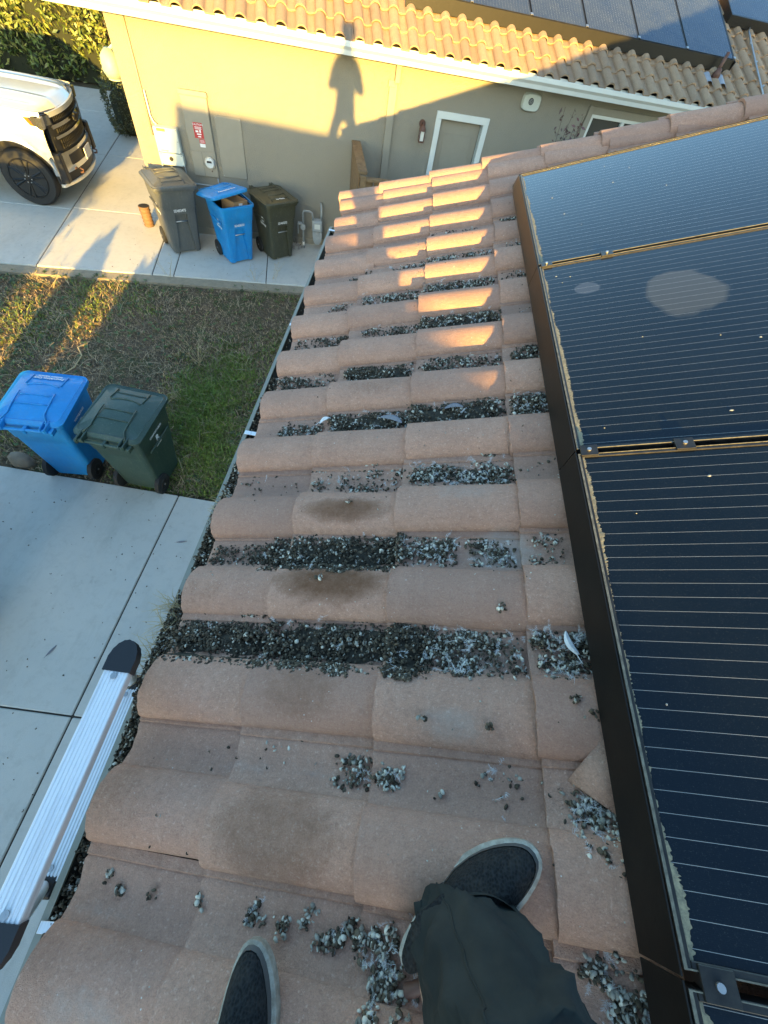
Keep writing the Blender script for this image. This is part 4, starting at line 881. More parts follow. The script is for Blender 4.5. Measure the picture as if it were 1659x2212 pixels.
b = MB(NM); b.box(1.0, 3.1, 7.84, 7.94, 1.662, 1.70, bev=.004); b.box(1.0, 3.1, 7.921, 7.96, 1.35, 1.43); b.build('front_rail', 'wood', fg)

# solar panels on neighbour roof
NA_ = [(2.55, 3.62), (3.645, 4.60), (4.62, 5.58), (5.60, 6.52), (6.54, 7.49)]
NA_ = [(1.62, 2.62), (2.64, 3.62)] + [(3.64, 4.60), (4.62, 5.57), (5.59, 6.52), (6.54, 7.49)]
nlab = ['leftmost panel showing on the neighbour roof, only a sliver at the top frame edge', 'second panel from the left along the neighbour roof skirt', 'third panel from the left along the neighbour roof skirt', 'fourth panel along the neighbour roof, half reflecting pale sky', 'fifth panel along the neighbour roof, next to the blue end panel', 'rightmost panel of the long neighbour array, deep blue in shade']
for (x0, x1), lb in zip(NA_, nlab):
    t = thing('solar_module', lb, 'solar panel', (x0, .84, .2), NRM, 'solar panels on the neighbour roof')
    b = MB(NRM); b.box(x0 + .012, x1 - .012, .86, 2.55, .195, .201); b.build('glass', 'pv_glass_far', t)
    b = MB(NRM)
    for (a, c_, y0, y1) in ((x0, x0 + .012, .85, 2.56), (x1 - .012, x1, .85, 2.56), (x0 + .012, x1 - .012, .85, .86), (x0 + .012, x1 - .012, 2.55, 2.56)): b.box(a, c_, y0, y1, .165, .205)
    b.build('frame', 'frame_black', t)
    b = MB(NRM); b.box(x1 - .015, x1 + .03, .86, .90, .206, .214); b.build('clamp', 'bolt_steel', t)
st_ = thing('array_skirt', 'dark metal skirt along the lower edge of the long neighbour array', 'panel skirt', (1.6, .8, .1), NRM)
b = MB(NRM); b.loft([[(x, .78, .05), (x, .835, .20), (x, .845, .20), (x, .79, .05)] for x in (1.6, 7.5)]); b.build('front_sheet', 'skirt_metal', st_)
b = MB(NRM); b.box(7.50, 7.512, .79, 2.56, .04, .2); b.build('side_sheet', 'skirt_metal', st_)
t = thing('solar_module', 'separate blue panel at the far top right corner of the neighbour roof', 'solar panel', (7.75, 1.97, .2), NRM, 'solar panels on the neighbour roof')
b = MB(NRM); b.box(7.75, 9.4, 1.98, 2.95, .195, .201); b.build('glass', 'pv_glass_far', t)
b = MB(NRM); b.box(7.73, 9.42, 1.945, 1.978, .06, .205); b.box(7.73, 7.749, 1.978, 2.96, .06, .205); b.build('frame', 'frame_black', t)
vp = thing('roof_vent_pipe', 'rusty vent pipe with lead flashing on the neighbour roof', 'vent pipe', (7.2, .62, 0), NRM)
b = MB(NRM); b.tube([(7.2, .64, .03), (7.2, .64 + .10, .33)], .028, 12); b.build('pipe', 'rust_brown', vp, smooth=True)
b = MB(NRM)
for i in range(1): 
    V = []; F = []; n = 15
    for a in range(n):
        for c_ in range(4):
            x = 7.2 - .26 + .52 * a / (n - 1); V.append((x, .42 + c_ * .07, .075 + .03 * math.cos((x - 7.28) * 22.8)))
    for a in range(n - 1):
        for c_ in range(3): k = a * 4 + c_; F.append((k, k + 4, k + 5, k + 1))
    b.add(V, F)
b.build('flashing', 'lead', vp, smooth=True)
b = MB(NRM); b.tube([(7.2, .62, .05), (7.2, .66, .16)], [.08, .034], 12); b.build('boot', 'rust_brown', vp, smooth=True)
rc = thing('roof_conduit', 'thin galvanised conduit running down the tiles at the far right', 'conduit', (8.2, 1.2, .1), NRM)
b = MB(NRM); b.tube([(8.25, 1.95, .1), (8.16, 1.80, .12), (8.14, 1.5, .12), (8.10, .9, .12), (8.06, .0, .12)], .014, 8); b.build('pipe', 'conduit_steel', rc, smooth=True)
b = MB(NRM)
for y in (1.5, 1.05, .5): b.tube([(8.135, y, .12), (8.13, y + .03, .12)], .02, 8)
islands(b, 'coupling', 'conduit_steel', rc)
# pale lamp on the garage side of the house
gl = thing('garage_lamp', 'pale green wall lamp half hidden behind the left house corner', 'wall lamp', (-2.85, 9.5, 2.1), NM)
b = MB(NM)
b.loft([[(-2.86 + math.cos(a) * r_, 9.62 + math.sin(a) * r_ * 1.2, z) for a in [6.283 * k / 16 for k in range(16)]] for r_, z in ((.12, 2.02), (.15, 2.10), (.13, 2.25), (.05, 2.33))]); b.build('lamp_shade', 'pale_plastic', gl, smooth=True)
b = MB(NM); b.tube([(-2.86, 9.62, 2.30), (-2.78, 9.62, 2.36), (-2.70, 9.62, 2.36)], .02, 8); b.build('lamp_arm', 'gas_grey', gl)
b = MB(NM); b.disc((-2.86, 9.62, 1.99), (0, 0, 1), .10, .03, 16); b.build('lamp_ring', 'gas_grey', gl)

# ---------------------------------------------------------------- hedges and bushes
def leaves(n, pfun, size, cols, seed, name, parent=None, M=None):
    r = np.random.default_rng(seed); P = pfun(r, n); n = len(P)
    q = r.normal(size=(n, 3)); q[:, 2] += .4; q /= np.linalg.norm(q, axis=1)[:, None]
    a = np.cross(q, r.normal(size=(n, 3))); a /= np.linalg.norm(a, axis=1)[:, None]; c_ = np.cross(q, a)
    L = size * r.uniform(.6, 1.3, n)[:, None]; W_ = L * .38
    V = np.stack([P - a * L, P - c_ * W_ + q * L * .12, P + a * L, P + c_ * W_ + q * L * .12], 1).reshape(-1, 3)
    base = np.arange(n)[:, None] * 4; F = np.concatenate([base + [0, 1, 2], base + [0, 2, 3]], 0)
    ci = r.integers(0, len(cols), n); col_ = np.array(cols)[ci] * r.uniform(.65, 1.35, (n, 1))
    if M is not None: Mn = np.array(M); V = V @ Mn[:3, :3].T + Mn[:3, 3]
    return np_mesh(name, V, F, 'leaf', np.repeat(col_, 4, 0), parent)
def hedge(name, label, x0, x1, y0, y1, z1, n, size, cols, seed, M, cat='hedge', coref=.8):
    t = thing(name, label, cat, ((x0 + x1) / 2, (y0 + y1) / 2, 0), M)
    def pf_(r, n):
        x = r.uniform(x0, x1, n); y = r.uniform(y0, y1, n); z = z1 * r.uniform(0, 1, n) ** .8
        lump = .16 * np.sin(x * 3.1 + z * 2.2) + .14 * np.sin(x * 7.3 - z * 5.1 + 1) + .1 * np.sin(z * 9 + x * 5)
        f = r.uniform(0, 1, n)
        y = np.where(f < .7, y0 + .12 + lump * .8 + np.abs(r.normal(0, .12, n)), y)
        z = np.where(f > .85, z1 + .15 * np.sin(x * 4) + r.normal(0, .07, n), z)
        e = r.uniform(0, 1, n) < .12; x = np.where(e, np.where(r.uniform(0, 1, n) < .5, x0, x1) + r.normal(0, .06, n), x)
        return np.stack([x, y, z], 1)
    leaves(n, pf_, size, cols, seed, 'foliage', t, M)
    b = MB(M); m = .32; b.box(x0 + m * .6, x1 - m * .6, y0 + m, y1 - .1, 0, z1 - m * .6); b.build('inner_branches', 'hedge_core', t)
    b = MB(M); rr = random.Random(seed)
    k = x0 + .4
    while k < x1:
        b.tube([(k, (y0 + y1) / 2 - .2, -.05), (k + rr.uniform(-.1, .1), y0 + .3, z1 * .5), (k + rr.uniform(-.2, .2), y0 + .25, z1 * .9)], [.04, .03, .015], 6); k += .8
    b.build('trunk', 'bark', t)
    return t
GL = [(.085, .125, .025), (.13, .17, .035), (.18, .21, .05), (.05, .075, .02), (.24, .24, .07)]
hedge('laurel_hedge', 'tall yellow green leafy hedge across the end of the driveway', -14, -5.15, 17.15, 18.8, 3.6, 26000, .075, GL, 1, NM)
hedge('scrub_hedge', 'grey brown twiggy scrub between the leafy hedge and the house', -5.1, -2.8, 17.2, 18.6, 2.6, 7000, .045, [(.10, .085, .055), (.06, .06, .035), (.14, .12, .09)], 2, NM)
bx = thing('clipped_shrub', 'small clipped dark shrub against the left house corner', 'shrub', (-4.1, 14.6, 0), NM)
def bxp(r, n):
    d_ = r.normal(size=(n, 3)); d_ /= np.linalg.norm(d_, axis=1)[:, None]; d_ = np.sign(d_) * np.abs(d_) ** .6; k = 1 + .06 * np.sin(d_[:, :1] * 9) + r.normal(0, .03, (n, 1))
    return np.array([-3.85, 14.7, .55]) + d_ * k * np.array([.80, 1.25, .55])
leaves(9000, bxp, .03, [(.05, .07, .025), (.08, .09, .03), (.035, .045, .02)], 3, 'foliage', bx, NM)
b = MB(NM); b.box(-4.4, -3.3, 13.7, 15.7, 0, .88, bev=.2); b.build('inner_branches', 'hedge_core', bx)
# purple-leaved plant by window
pp = thing('leafy_sapling', 'thin purple leaved sapling rising between the side door and window', 'plant', (4.62, WALL - .5, 0), NM)
b = MB(NM); rr = random.Random(5); tips = []
for k in range(7):
    x = 4.55 + rr.uniform(-.06, .06); y = WALL - .5; pts = [(x, y, 0)]; zz_ = rr.uniform(2.2, 2.75); ex = rr.uniform(-.3, .3)
    for q in range(1, 6): pts.append((x + ex * q / 5 + rr.uniform(-.02, .02), y + rr.uniform(-.1, .1), zz_ * q / 5)); 
    b.tube(pts, [.012, .010, .008, .006, .004, .003], 5); tips.append(pts)
b.build('stem', 'bark', pp)
def ppf(r, n):
    o_ = []
    for i in range(n):
        p = tips[r.integers(0, 7)]; q = r.uniform(2.8, 5); i0 = int(min(q, 4.99)); f = q - i0; a = np.array(p[i0]); c_ = np.array(p[min(i0 + 1, 5)]); o_.append(a + (c_ - a) * f + r.normal(0, .045, 3))
    return np.array(o_)
leaves(300, ppf, .04, [(.10, .035, .04), (.13, .06, .045), (.06, .03, .03)], 6, 'foliage', pp, NM)
# unseen shrubs left of the own house, added to throw the dappled shade
hedge('shade_hedge', 'tall clipped hedge added out of view left, shading the truck side of the driveway', -9.0, -5.21, .3, 1.6, 2.15, 9000, .06, GL[:4], 5, I4)
def bush(name, label, cx, cy, rx, ry, h, n, seed):
    t = thing(name, label, 'bush', (cx, cy, 0))
    def pf_(r, n):
        d_ = r.normal(size=(n, 3)); d_ /= np.linalg.norm(d_, axis=1)[:, None]; k = r.uniform(.75, 1.05, (n, 1)) + .08 * np.sin(d_[:, :1] * 11)
        return np.array([cx, cy, h * .5]) + d_ * k * np.array([rx, ry, h * .52])
    leaves(n, pf_, .05, GL[:4], seed, 'foliage', t)
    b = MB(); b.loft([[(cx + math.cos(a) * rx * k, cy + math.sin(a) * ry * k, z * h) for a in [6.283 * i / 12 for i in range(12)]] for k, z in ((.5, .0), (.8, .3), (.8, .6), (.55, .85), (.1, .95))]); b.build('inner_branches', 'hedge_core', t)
bush('round_bush', 'rounded bush out of view left whose shadow falls on the driveway', -4.42, 1.0, .25, .4, 1.30, 2600, 7)
bush('low_shade_bush', 'low bush added out of view left to shade the grass nearest the driveway slab', -3.93, 1.0, .26, .35, .66, 1600, 8)
bush('slim_shade_bush', 'slim upright bush added out of view left to narrow the sunlit strip, between low bush and house wing', -3.42, .6, .30, .4, 1.25, 2400, 9)

# ---------------------------------------------------------------- wheeled bins
def rrect(w_, d_, r_, n=4, cy=0):
    P = []
    for cx_, cy_, a0 in ((w_ / 2 - r_, d_ / 2 - r_, 0), (-w_ / 2 + r_, d_ / 2 - r_, 90), (-w_ / 2 + r_, -d_ / 2 + r_, 180), (w_ / 2 - r_, -d_ / 2 + r_, 270)):
        for k in range(n + 1): a = math.radians(a0 + 90 * k / n); P.append((cx_ + r_ * math.cos(a), cy_ + r_ * math.sin(a) + cy))
    return P
def make_bin(label, loc, rot, mat, lid_open=0, number=None, side='right', sidetext=None, lidtext=None, group=None, sc=1.0, liftback=0):
    M = Matrix.Translation(loc) @ Matrix.Rotation(rot, 4, 'Z') @ Matrix.Scale(sc, 4)
    t = bpy.data.objects.new('wheeled_bin', None); COL.objects.link(t); t.matrix_world = Matrix.Translation(loc) @ Matrix.Rotation(rot, 4, 'Z'); PM[t.name] = t.matrix_world.copy(); tag(t, label, 'wheeled bin', group)
    # body: front is -Y
    def ring(z, notch):
        f = z / .93; W_ = .44 + (.575 - .44) * f; D_ = .47 + (.655 - .47) * f; cy = -.015 * 0 + .0
        if z > .70: W_ += .012; D_ += .012
        P = rrect(W_, D_, .055, 4, cy)
        # front edge runs from last point of corner 3 (-x) to first of corner 4 (+x): insert notch points
        i = 15   # after third corner (indices 10..14)
        y = P[14][1]; nw = .095 if z > .40 else .095 + (.40 - z) * .12
        ins = [(-nw, y), (-nw + .004, y + notch), (nw - .004, y + notch), (nw, y)]
        P = P[:15] + ins + P[15:]
        return [(x, yy, z) for x, yy in P]
    b = MB(M)
    zs = [(.03, .030), (.08, .034), (.25, .038), (.42, .042), (.60, .05), (.601, .0005), (.695, .0005), (.705, .0005), (.88, .0005), (.93, .0005)]
    rings = [ring(z, n_) for z, n_ in zs]
    b.loft(rings, caps=False); b.add(rings[0], [tuple(range(len(rings[0])))[::-1]])
    # inner wall and floor
    inner = [[(x * .95, y * .95, z) for x, y, z in rings[-1]], [(x * .78, y * .70, .62) for x, y, z in rings[-1]], [(x * .66, y * .60, .3) for x, y, z in rings[-1]]]
    b.loft([rings[-1], inner[0]], caps=False)
    body = b.build('body', mat, t, smooth=True, angle=32)
    b = MB(M); b.loft(inner, caps=False); b.add(inner[-1], [tuple(range(len(inner[-1])))]); b.build('inside', 'bin_inside', body)
    b = MB(M); ro = [(x, y) for x, y in rrect(.625, .70, .06)]; ri = [(x, y) for x, y in rrect(.585, .66, .05)]
    b.loft([[(x, y, .915) for x, y in ri], [(x, y, .915) for x, y in ro], [(x, y, .955) for x, y in ro], [(x, y, .958) for x, y in ri]], caps=False); b.build('rim', mat, body, smooth=True, angle=32)
    b = MB(M); b.box(-.093, .093, -.287, -.2868, .601, .602)if False else None
    b.tube([(-.096, -.275, .50), (.096, -.275, .50)], .009, 8); b.build('grab_bar', 'bolt_steel', body, smooth=True)
    # pocket under collar shading ribs
    b = MB(M)
    for s_ in (-1, 1): b.box(s_ * .29 - .008, s_ * .29 + .008, -.2, .2, .665, .69, bev=.004)
    islands(b, 'side_rib', mat, body)
    # back groove and handle
    b = MB(M); b.tube([(-.24, .40, .935), (.24, .40, .935)], .016, 10)
    for x in (-.265, -.02, .245): b.box(x, x + .03, .30, .425, .90, .955, bev=.006)
    b.build('handle', mat, t, smooth=True, angle=40)
    # lid: hinge at back y=+.34, front at -.37
    LM = M @ Matrix.Translation((0, .345, .965)) @ Matrix.Rotation(math.radians(-lid_open), 4, 'X') @ Matrix.Translation((0, -.345, -.965 + liftback)) @ (Matrix.Rotation(math.radians(-6 if lid_open else 0), 4, 'Y'))
    b = MB(LM); prof = []
    for k in range(9): y = .345 - .725 * k / 8; prof.append((y, .972 + .055 * math.sin(math.pi * min(1, (k + .3) / 8.6)) ** .7))
    rings = []
    L0 = rrect(.665, .735, .075, 5, -.01); 
    def dome(x, y): 
        k = (.345 - y) / .725; return .972 + .062 * max(0, math.sin(math.pi * min(1, max(0, k * .92 + .05)))) ** .8 - .03 * (abs(x) / .33) ** 3
    def zl(P, dz, s1): return [(x * s1, (y + .01) * s1 - .01, dome(x * s1, (y + .01) * s1 - .01) + dz) for x, y in P]
    rl_ = [[(x * .985, y * .985, .945) for x, y in L0], [(x, y, .955) for x, y in L0], [(x * .995, y * .995, .985 - .02 * (y > .2)) for x, y in L0], zl(L0, .002, .95), zl(L0, .012, .90), zl(L0, .003, .87), zl(L0, .006, .60), zl(L0, .008, .30), zl(L0, .009, .02)]
    b.loft(rl_, caps=True); lid = b.build('lid', mat, t, smooth=True, angle=38)
    b = MB(LM)
    def ribz(x, y): return dome(x, y) + .009
    for x in (-.165, .165):
        b.tube([(x * (1.25 if y > .28 else 1), y, ribz(x, y) + .004) for y in (.34, .26, .16, .04, -.02)], .007, 6)
        b.tube([(x, y, ribz(x, y) + .002) for y in (-.14, -.22, -.30)], .007, 6)
    for y in (.14, .02): b.tube([(x, y, ribz(x, y) + .002) for x in (-.15, -.07, 0, .07, .15)], .005, 6)
    b.tube([(x, -.12 - .035 * math.cos(x * 10), ribz(x, -.14)) for x in (-.15, -.08, 0, .08, .15)], .009, 6)
    b.tube([(x, -.24 , ribz(x, -.24)) for x in (-.15, -.08, 0, .08, .15)], .005, 6)
    b.build('lid_ribs', mat, lid, smooth=True)
    for s_ in (-1, 1):
        b = MB(LM); x = s_ * .2; b.box(x - .028, x - .014, .30, .43, .935, 1.0, bev=.005); b.box(x + .014, x + .028, .30, .43, .935, 1.0, bev=.005); b.box(x - .0135, x + .0135, .30, .345, .96, .995, bev=.004); b.box(x - .0135, x + .0135, .412, .43, .935, .98, bev=.003); b.build('hinge', mat, lid)
    for s_ in (-1, 1):
        b = MB(M); c0 = Vector((s_ * .235, .205, .125)); 
        b.tube([c0 - Vector((.028, 0, 0)), c0 - Vector((.022, 0, 0)), c0 + Vector((.022, 0, 0)), c0 + Vector((.028, 0, 0))], [.11, .125, .125, .11], 24); wh = b.build('wheel', 'black_rubber', t, smooth=True, angle=40)
        b = MB(M); b.tube([c0 + Vector((s_ * .028, 0, 0)), c0 + Vector((s_ * .034, 0, 0))], [.07, .06], 18); b.build('hub', 'black_plastic', wh)
        b = MB(M); b.disc(c0 + Vector((s_ * .034, 0, 0)), (s_, 0, 0), .012, .006, 10); b.build('axle_cap', 'bolt_steel', wh)
    def sidef(z, y, sgn):   # frame on the side wall, text reads along -z tilt
        f = z / .93; x = (.44 + (.575 - .44) * f + (.012 if z > .70 else 0)) / 2 + .0015
        return x
    if sidetext:
        sgn = 1 if side == 'right' else -1
        xd = Vector((0, sgn, 0)); yd = Vector((sgn * .072, 0, 1))
        for (s_, y, z, size, bold, xs_) in sidetext:
            text('side_lettering', s_, size, M @ frame((sgn * sidef(z, y, sgn), y, z), xd, yd), 'white_print', body, bold=bold, xs=xs_)
        # swoosh over the logo
        b = MB(M); z0 = .66 if len(sidetext) > 1 else .62
        yc = sidetext[-2][1] if len(sidetext) > 1 else 0
        pts = []
        for k in range(7): a = math.radians(-20 + 20 * k); yy = .03 * math.cos(a) ; zz_ = .60 + .028 * math.sin(a) + .02; pts.append((sgn * (sidef(zz_, 0, sgn) + .001), sgn * (yy * .9 + .015), zz_))
        b.tube(pts, .004, 5); b.build('logo_arc', 'white_print', body)
    if number:
        f = .655 / .93; y = -(.47 + (.655 - .47) * f) / 2 - .0015
        text('number', number, .052, M @ frame((.0, y, .655), (1, 0, 0), (0, -.1, 1)), 'white_print', body, bold=.0008, xs=.85)
    if lidtext:
        for k, (s_, y, size) in enumerate(lidtext):
            text('lid_lettering', s_, size, LM @ frame((0, y, ribz(0, y) + .004), (1, 0, 0), (0, 1, .22)), 'white_print', lid, bold=.0006)
    return t
LOGO = [('R', .0, .60, .11, .004, 1.0), ('Recology', .0, .515, .052, .0008, 1.0)]
ours = 'bins with lids shut on the grass edge beside the concrete'
def side_set(word, ang=1): return [(word, .0, .80, .034, .0005, 1.0), ('R', .0, .71, .10, .004, 1.0), ('Recology', .0, .645, .045, .001, 1.0), ('WASTE ZERO', 0, .612, .018, .0004, 1.0)]
make_bin('dark green bin with shut lid and COMPOSTABLES printed on its side, in the grass', (-2.575, 2.83, -.02), math.pi + math.radians(-2), 'green_plastic', side='left', sidetext=side_set('COMPOSTABLES'), group=ours)
make_bin('bright blue bin with shut lid marked Recyclables Only, cut by the photo edge', (-3.39, 2.84, -.02), math.pi + math.radians(6), 'blue_plastic', side='left', sidetext=side_set('RECYCLABLES'), lidtext=[('Recyclables Only', -.245, .042), ('Reciclables Solamente', -.285, .026)], group=ours)
theirs = 'three bins standing along the stucco wall'
def nb(s_, w_): p = P_swz(s_, w_, 0); return (p.x, p.y, 0)
sideR = [('R', -.06, .66, .11, .004, 1.0), ('Recology', -.06, .585, .05, .0008, 1.0)]
make_bin('scuffed grey bin with dusty lid, leftmost of the three by the stucco wall', (-4.155, 8.03, 0), math.radians(40), 'grey_plastic', number='SD453475', side='left', sidetext=sideR, group=theirs, sc=1.1)
bo = make_bin('blue bin propped open by cardboard, middle of the three by the stucco wall', (-3.16, 8.05, 0), math.radians(45), 'blue_plastic', lid_open=13, number='SD458230', side='left', sidetext=sideR, lidtext=[('Recyclables Only', -.27, .045)], group=theirs, liftback=.02)
make_bin('dark olive bin with shut lid, rightmost of the three by the stucco wall', (-2.50, 8.47, 0), math.radians(45), 'olive_plastic', number='SD460252', side='left', sidetext=sideR, lidtext=[('No Plastic', -.27, .04)], group=theirs)
Mb = Matrix.Translation((-3.16, 8.05, 0)) @ Matrix.Rotation(math.radians(45), 4, 'Z')
cb = thing('cardboard_box', 'crumpled cardboard box poking out of the open blue bin', 'cardboard box', (-3.1, 8.0, .7))
b = MB(Mb @ Matrix.Translation((.05, -.05, .72)) @ Matrix.Rotation(.3, 4, 'Z') @ Matrix.Rotation(.12, 4, 'Y')); b.box(-.16, .16, -.17, .13, 0, .25, bev=.006); b.build('carton', 'cardboard', cb)
b = MB(Mb @ Matrix.Translation((.05, -.05, .72)) @ Matrix.Rotation(.3, 4, 'Z') @ Matrix.Rotation(.12, 4, 'Y')); b.box(-.05, .03, -.174, -.1705, .14, .22); b.build('shipping_label', 'white_print', cb)
b = MB(Mb @ Matrix.Translation((.05, -.05, .97)) @ Matrix.Rotation(.3, 4, 'Z') @ Matrix.Rotation(.5, 4, 'X')); b.box(-.16, .14, .02, .17, .0, .006); b.build('flap', 'cardboard', cb)
# ribbed pot
POT = (-2.97, 9.45)
rp = thing('ribbed_pot', 'ribbed terracotta coloured pot behind the grey bin', 'pot', (*P_swz(POT[0], POT[1], 0).xy, 0))
px, py = P_swz(POT[0], POT[1], 0).xy
b = MB(); rings = []
for k in range(22): z = .33 * k / 21; r_ = .082 + .03 * z + (.008 if k % 4 < 2 else 0); rings.append([(px + math.cos(a) * r_, py + math.sin(a) * r_, z) for a in [6.283 * i / 20 for i in range(20)]])
b.loft(rings, caps=True); b.build('pot_wall', 'red_clay', rp, smooth=True)
b = MB(); b.tube([(px, py, .331), (px, py, .334)], .088, 20); b.build('dark_soil', 'dark_void', rp)

# ---------------------------------------------------------------- pickup truck (faces +s)
TW0, TW1 = 9.78, 11.75; SF = -4.12
tk = thing('pickup_truck', 'pale silver pickup truck nosing in from the left, black grille and amber lamp', 'pickup truck', (-6.5, 10.8, 0), NM)
def TS(s_, f, z):    # f: 0 near side .. 1 far side
    return (s_, TW0 + (TW1 - TW0) * f, z)
b = MB(NM)
# fender side sheet with wheel arch (polygon strips), near and far
WC, WZ, WR = -4.93, .44, .545
def side_sheet(wy, inward):
    n = 26; top = []; arch = []
    for k in range(n + 1):
        a = math.pi * k / n; arch.append((WC - WR * math.cos(a), WZ + WR * math.sin(a)))
    V = []; F = []
    # outline over the arch: hood edge height
    def hood_z(s_): 
        t = (SF + .18 - s_); return 1.36 + .045 * min(1, max(0, t) / 1.2) - .10 * max(0, 1 - max(0, t) / .25) ** 2
    for k in range(n + 1):
        s_, z = arch[k]; f = k / n; st2 = -5.75 + f * (-4.33 + 5.75)
        bulge = .05 * math.sin(math.pi * min(1, max(0, (1.2 - .9) / .5)))
        rows_ = 7
        for q in range(rows_ + 1):
            g_ = q / rows_; ss = s_ + (st2 - s_) * g_; zz_ = z + (hood_z(st2) - z) * g_
            bul = .055 * math.exp(-((zz_ - 1.0) / .22) ** 2) - .05 * max(0, (zz_ - 1.15) / .25) ** 2 + (.03 if q == 0 else 0)
            fr_ = max(0, (ss - (-4.5)) / .35); bul -= .12 * fr_ ** 2
            V.append((ss, wy - inward * (bul), zz_))
    for k in range(n):
        for q in range(7): i = k * 8 + q; F.append((i, i + 8, i + 9, i + 1))
    b.add(V, F)
side_sheet(TW0 + .03, 1); side_sheet(TW1 - .03, -1)
for wy, inn in ((TW0 + .03, 1), (TW1 - .03, -1)):
    b.box(-9.0, -5.50, min(wy, wy + inn * .05), max(wy, wy + inn * .05), .55, 1.40, bev=.02)
b.build('fender', 'truck_paint', tk, smooth=True, angle=45)
# hood
b = MB(NM); V = []; F = []; ns, nw_ = 24, 36
for i in range(ns + 1):
    x = i / ns
    for j in range(nw_ + 1):
        y = j / nw_; yy = abs(y - .5) * 2
        sfront = SF - .06 - .26 * yy ** 2.4
        s_ = -6.1 + (sfront + 6.1) * x
        z = 1.475 - .075 * yy ** 3 - .05 * (x ** 3) - .09 * max(0, (x - .93) / .07) ** 2
        for c0, wd2, hh in ((.44, .07, .030), (.80, .05, .022)):
            z += hh * math.exp(-((yy - c0) / wd2) ** 4) * min(1, x * 3) * (1 - .7 * x ** 6)
        z -= .012 * math.exp(-((yy - .62) / .06) ** 2)
        V.append((s_, TW0 + .075 + (TW1 - TW0 - .15) * y, z))
for i in range(ns):
    for j in range(nw_): k = i * (nw_ + 1) + j; F.append((k, k + nw_ + 1, k + nw_ + 2, k + 1))
b.add(V, F); b.build('hood', 'truck_paint', tk, smooth=True)
b = MB(NM); b.tube([(-6.1, TW0 + .082, 1.408), (-5.2, TW0 + .082, 1.398), (-4.6, TW0 + .085, 1.37), (-4.42, TW0 + .10, 1.34)], .006, 6); b.build('hood_gap', 'black_plastic', tk)
b = MB(NM); b.box(-6.2, -4.45, TW0 + .12, TW1 - .12, .5, 1.30); b.build('engine_bay', 'black_plastic', tk)
# wheel well
b = MB(NM)
b.loft([[(WC - .53 * math.cos(a), wy, WZ + .53 * math.sin(a)) for a in [math.pi * k / 16 for k in range(17)]] for wy in (TW0 + .02, TW0 + .35)], caps=False, closed=False); b.build('wheel_well', 'black_plastic', tk)
# grille stack
def fx(yy): return SF - .02 - .24 * abs(yy) ** 2.2
def frontbar(z0, z1, y0, y1, out, mat, name, par, n=14, dz=0):
    b = MB(NM); rings = []
    for k in range(n + 1):
        y = y0 + (y1 - y0) * k / n; s_ = fx(y) + out; wy = (TW0 + TW1) / 2 + y * (TW1 - TW0) / 2 * .985
        rings.append([(s_ - .06, wy, z0), (s_, wy, z0), (s_, wy, z1), (s_ - .06, wy, z1)])
    b.loft(rings); return b.build(name, mat, par, smooth=True, angle=30)
gr = frontbar(.78, 1.34, -.80, .80, -.045, 'black_plastic', 'grille', tk)
for z0, z1, mt in ((1.27, 1.335, 'truck_paint'), (1.12, 1.17, 'chrome'), (.98, 1.02, 'chrome')):
    frontbar(z0, z1, -.74, .74, -.01, 'truck_paint' if mt == 'truck_paint' else 'chrome', 'grille_bar', gr)
b = MB(NM)
for k in range(26):
    y = -.62 + 1.24 * k / 25; wy = (TW0 + TW1) / 2 + y * .985 * .985; s_ = fx(y) - .035
    for zz_ in (.83, .90, 1.05, 1.20): b.box(s_ - .01, s_ + .012, wy - .008, wy + .008, zz_, zz_ + .06)
for zz_ in (.895, .96, 1.04, 1.11, 1.19):
    b.tube([(fx(y) - .03, (TW0 + TW1) / 2 + y * .97, zz_) for y in [-.65 + .13 * q for q in range(11)]], .006, 5)
b.build('grille_mesh', 'wheel_black', gr)
b = MB(NM); wy = (TW0 + TW1) / 2; b.box(SF - .0, SF + .03, wy - .12, wy + .12, 1.11, 1.17, bev=.008); b.box(SF - .0, SF + .03, wy - .05, wy + .05, 1.08, 1.20, bev=.008); b.build('emblem', 'black_plastic', gr)
for sg in (-1, 1):
    hl = frontbar(1.16, 1.33, sg * 1.0 if sg < 0 else .70, -.70 if sg < 0 else 1.0, -.012, 'black_plastic', 'headlight', tk, 8)
    frontbar(1.19, 1.31, -.93 if sg < 0 else .74, -.74 if sg < 0 else .93, -.002, 'lamp_clear', 'lamp_lens', hl, 8)
    b = MB(NM); wy = TW0 + .028 if sg < 0 else TW1 - .028
    b.add([(-4.60, wy - sg * -.03 * 0, 1.30), (-4.36, wy + (.02 if sg < 0 else -.02), 1.32), (-4.36, wy + (.02 if sg < 0 else -.02), 1.18), (-4.50, wy, 1.17), (-4.60, wy - sg * .035, 1.30)], [])if False else None
    y_out = wy + sg * .012
    b.loft([[(x, y, z) for x, z in ((-4.56, 1.31), (-4.30, 1.325), (-4.32, 1.17), (-4.46, 1.165))] for y in (y_out, y_out - sg * .10)]); b.build('lamp_side', 'lamp_clear', hl)
    b = MB(NM); b.loft([[(x, y, z) for x, z in ((-4.565, 1.312), (-4.50, 1.312), (-4.43, 1.163), (-4.468, 1.163))] for y in (y_out + sg * .003, y_out - sg * .09)]); b.build('amber_lens', 'amber', hl)
bm_ = frontbar(.52, .80, -1.0, 1.0, .0, 'chrome', 'bumper', tk)
frontbar(.60, .74, -.62, .62, .012, 'black_plastic', 'bumper_insert', bm_)
frontbar(.38, .525, -.96, .96, -.03, 'black_plastic', 'lower_valance', bm_)
frontbar(.34, .385, -.97, .97, .0, 'truck_paint', 'skid_strip', bm_)
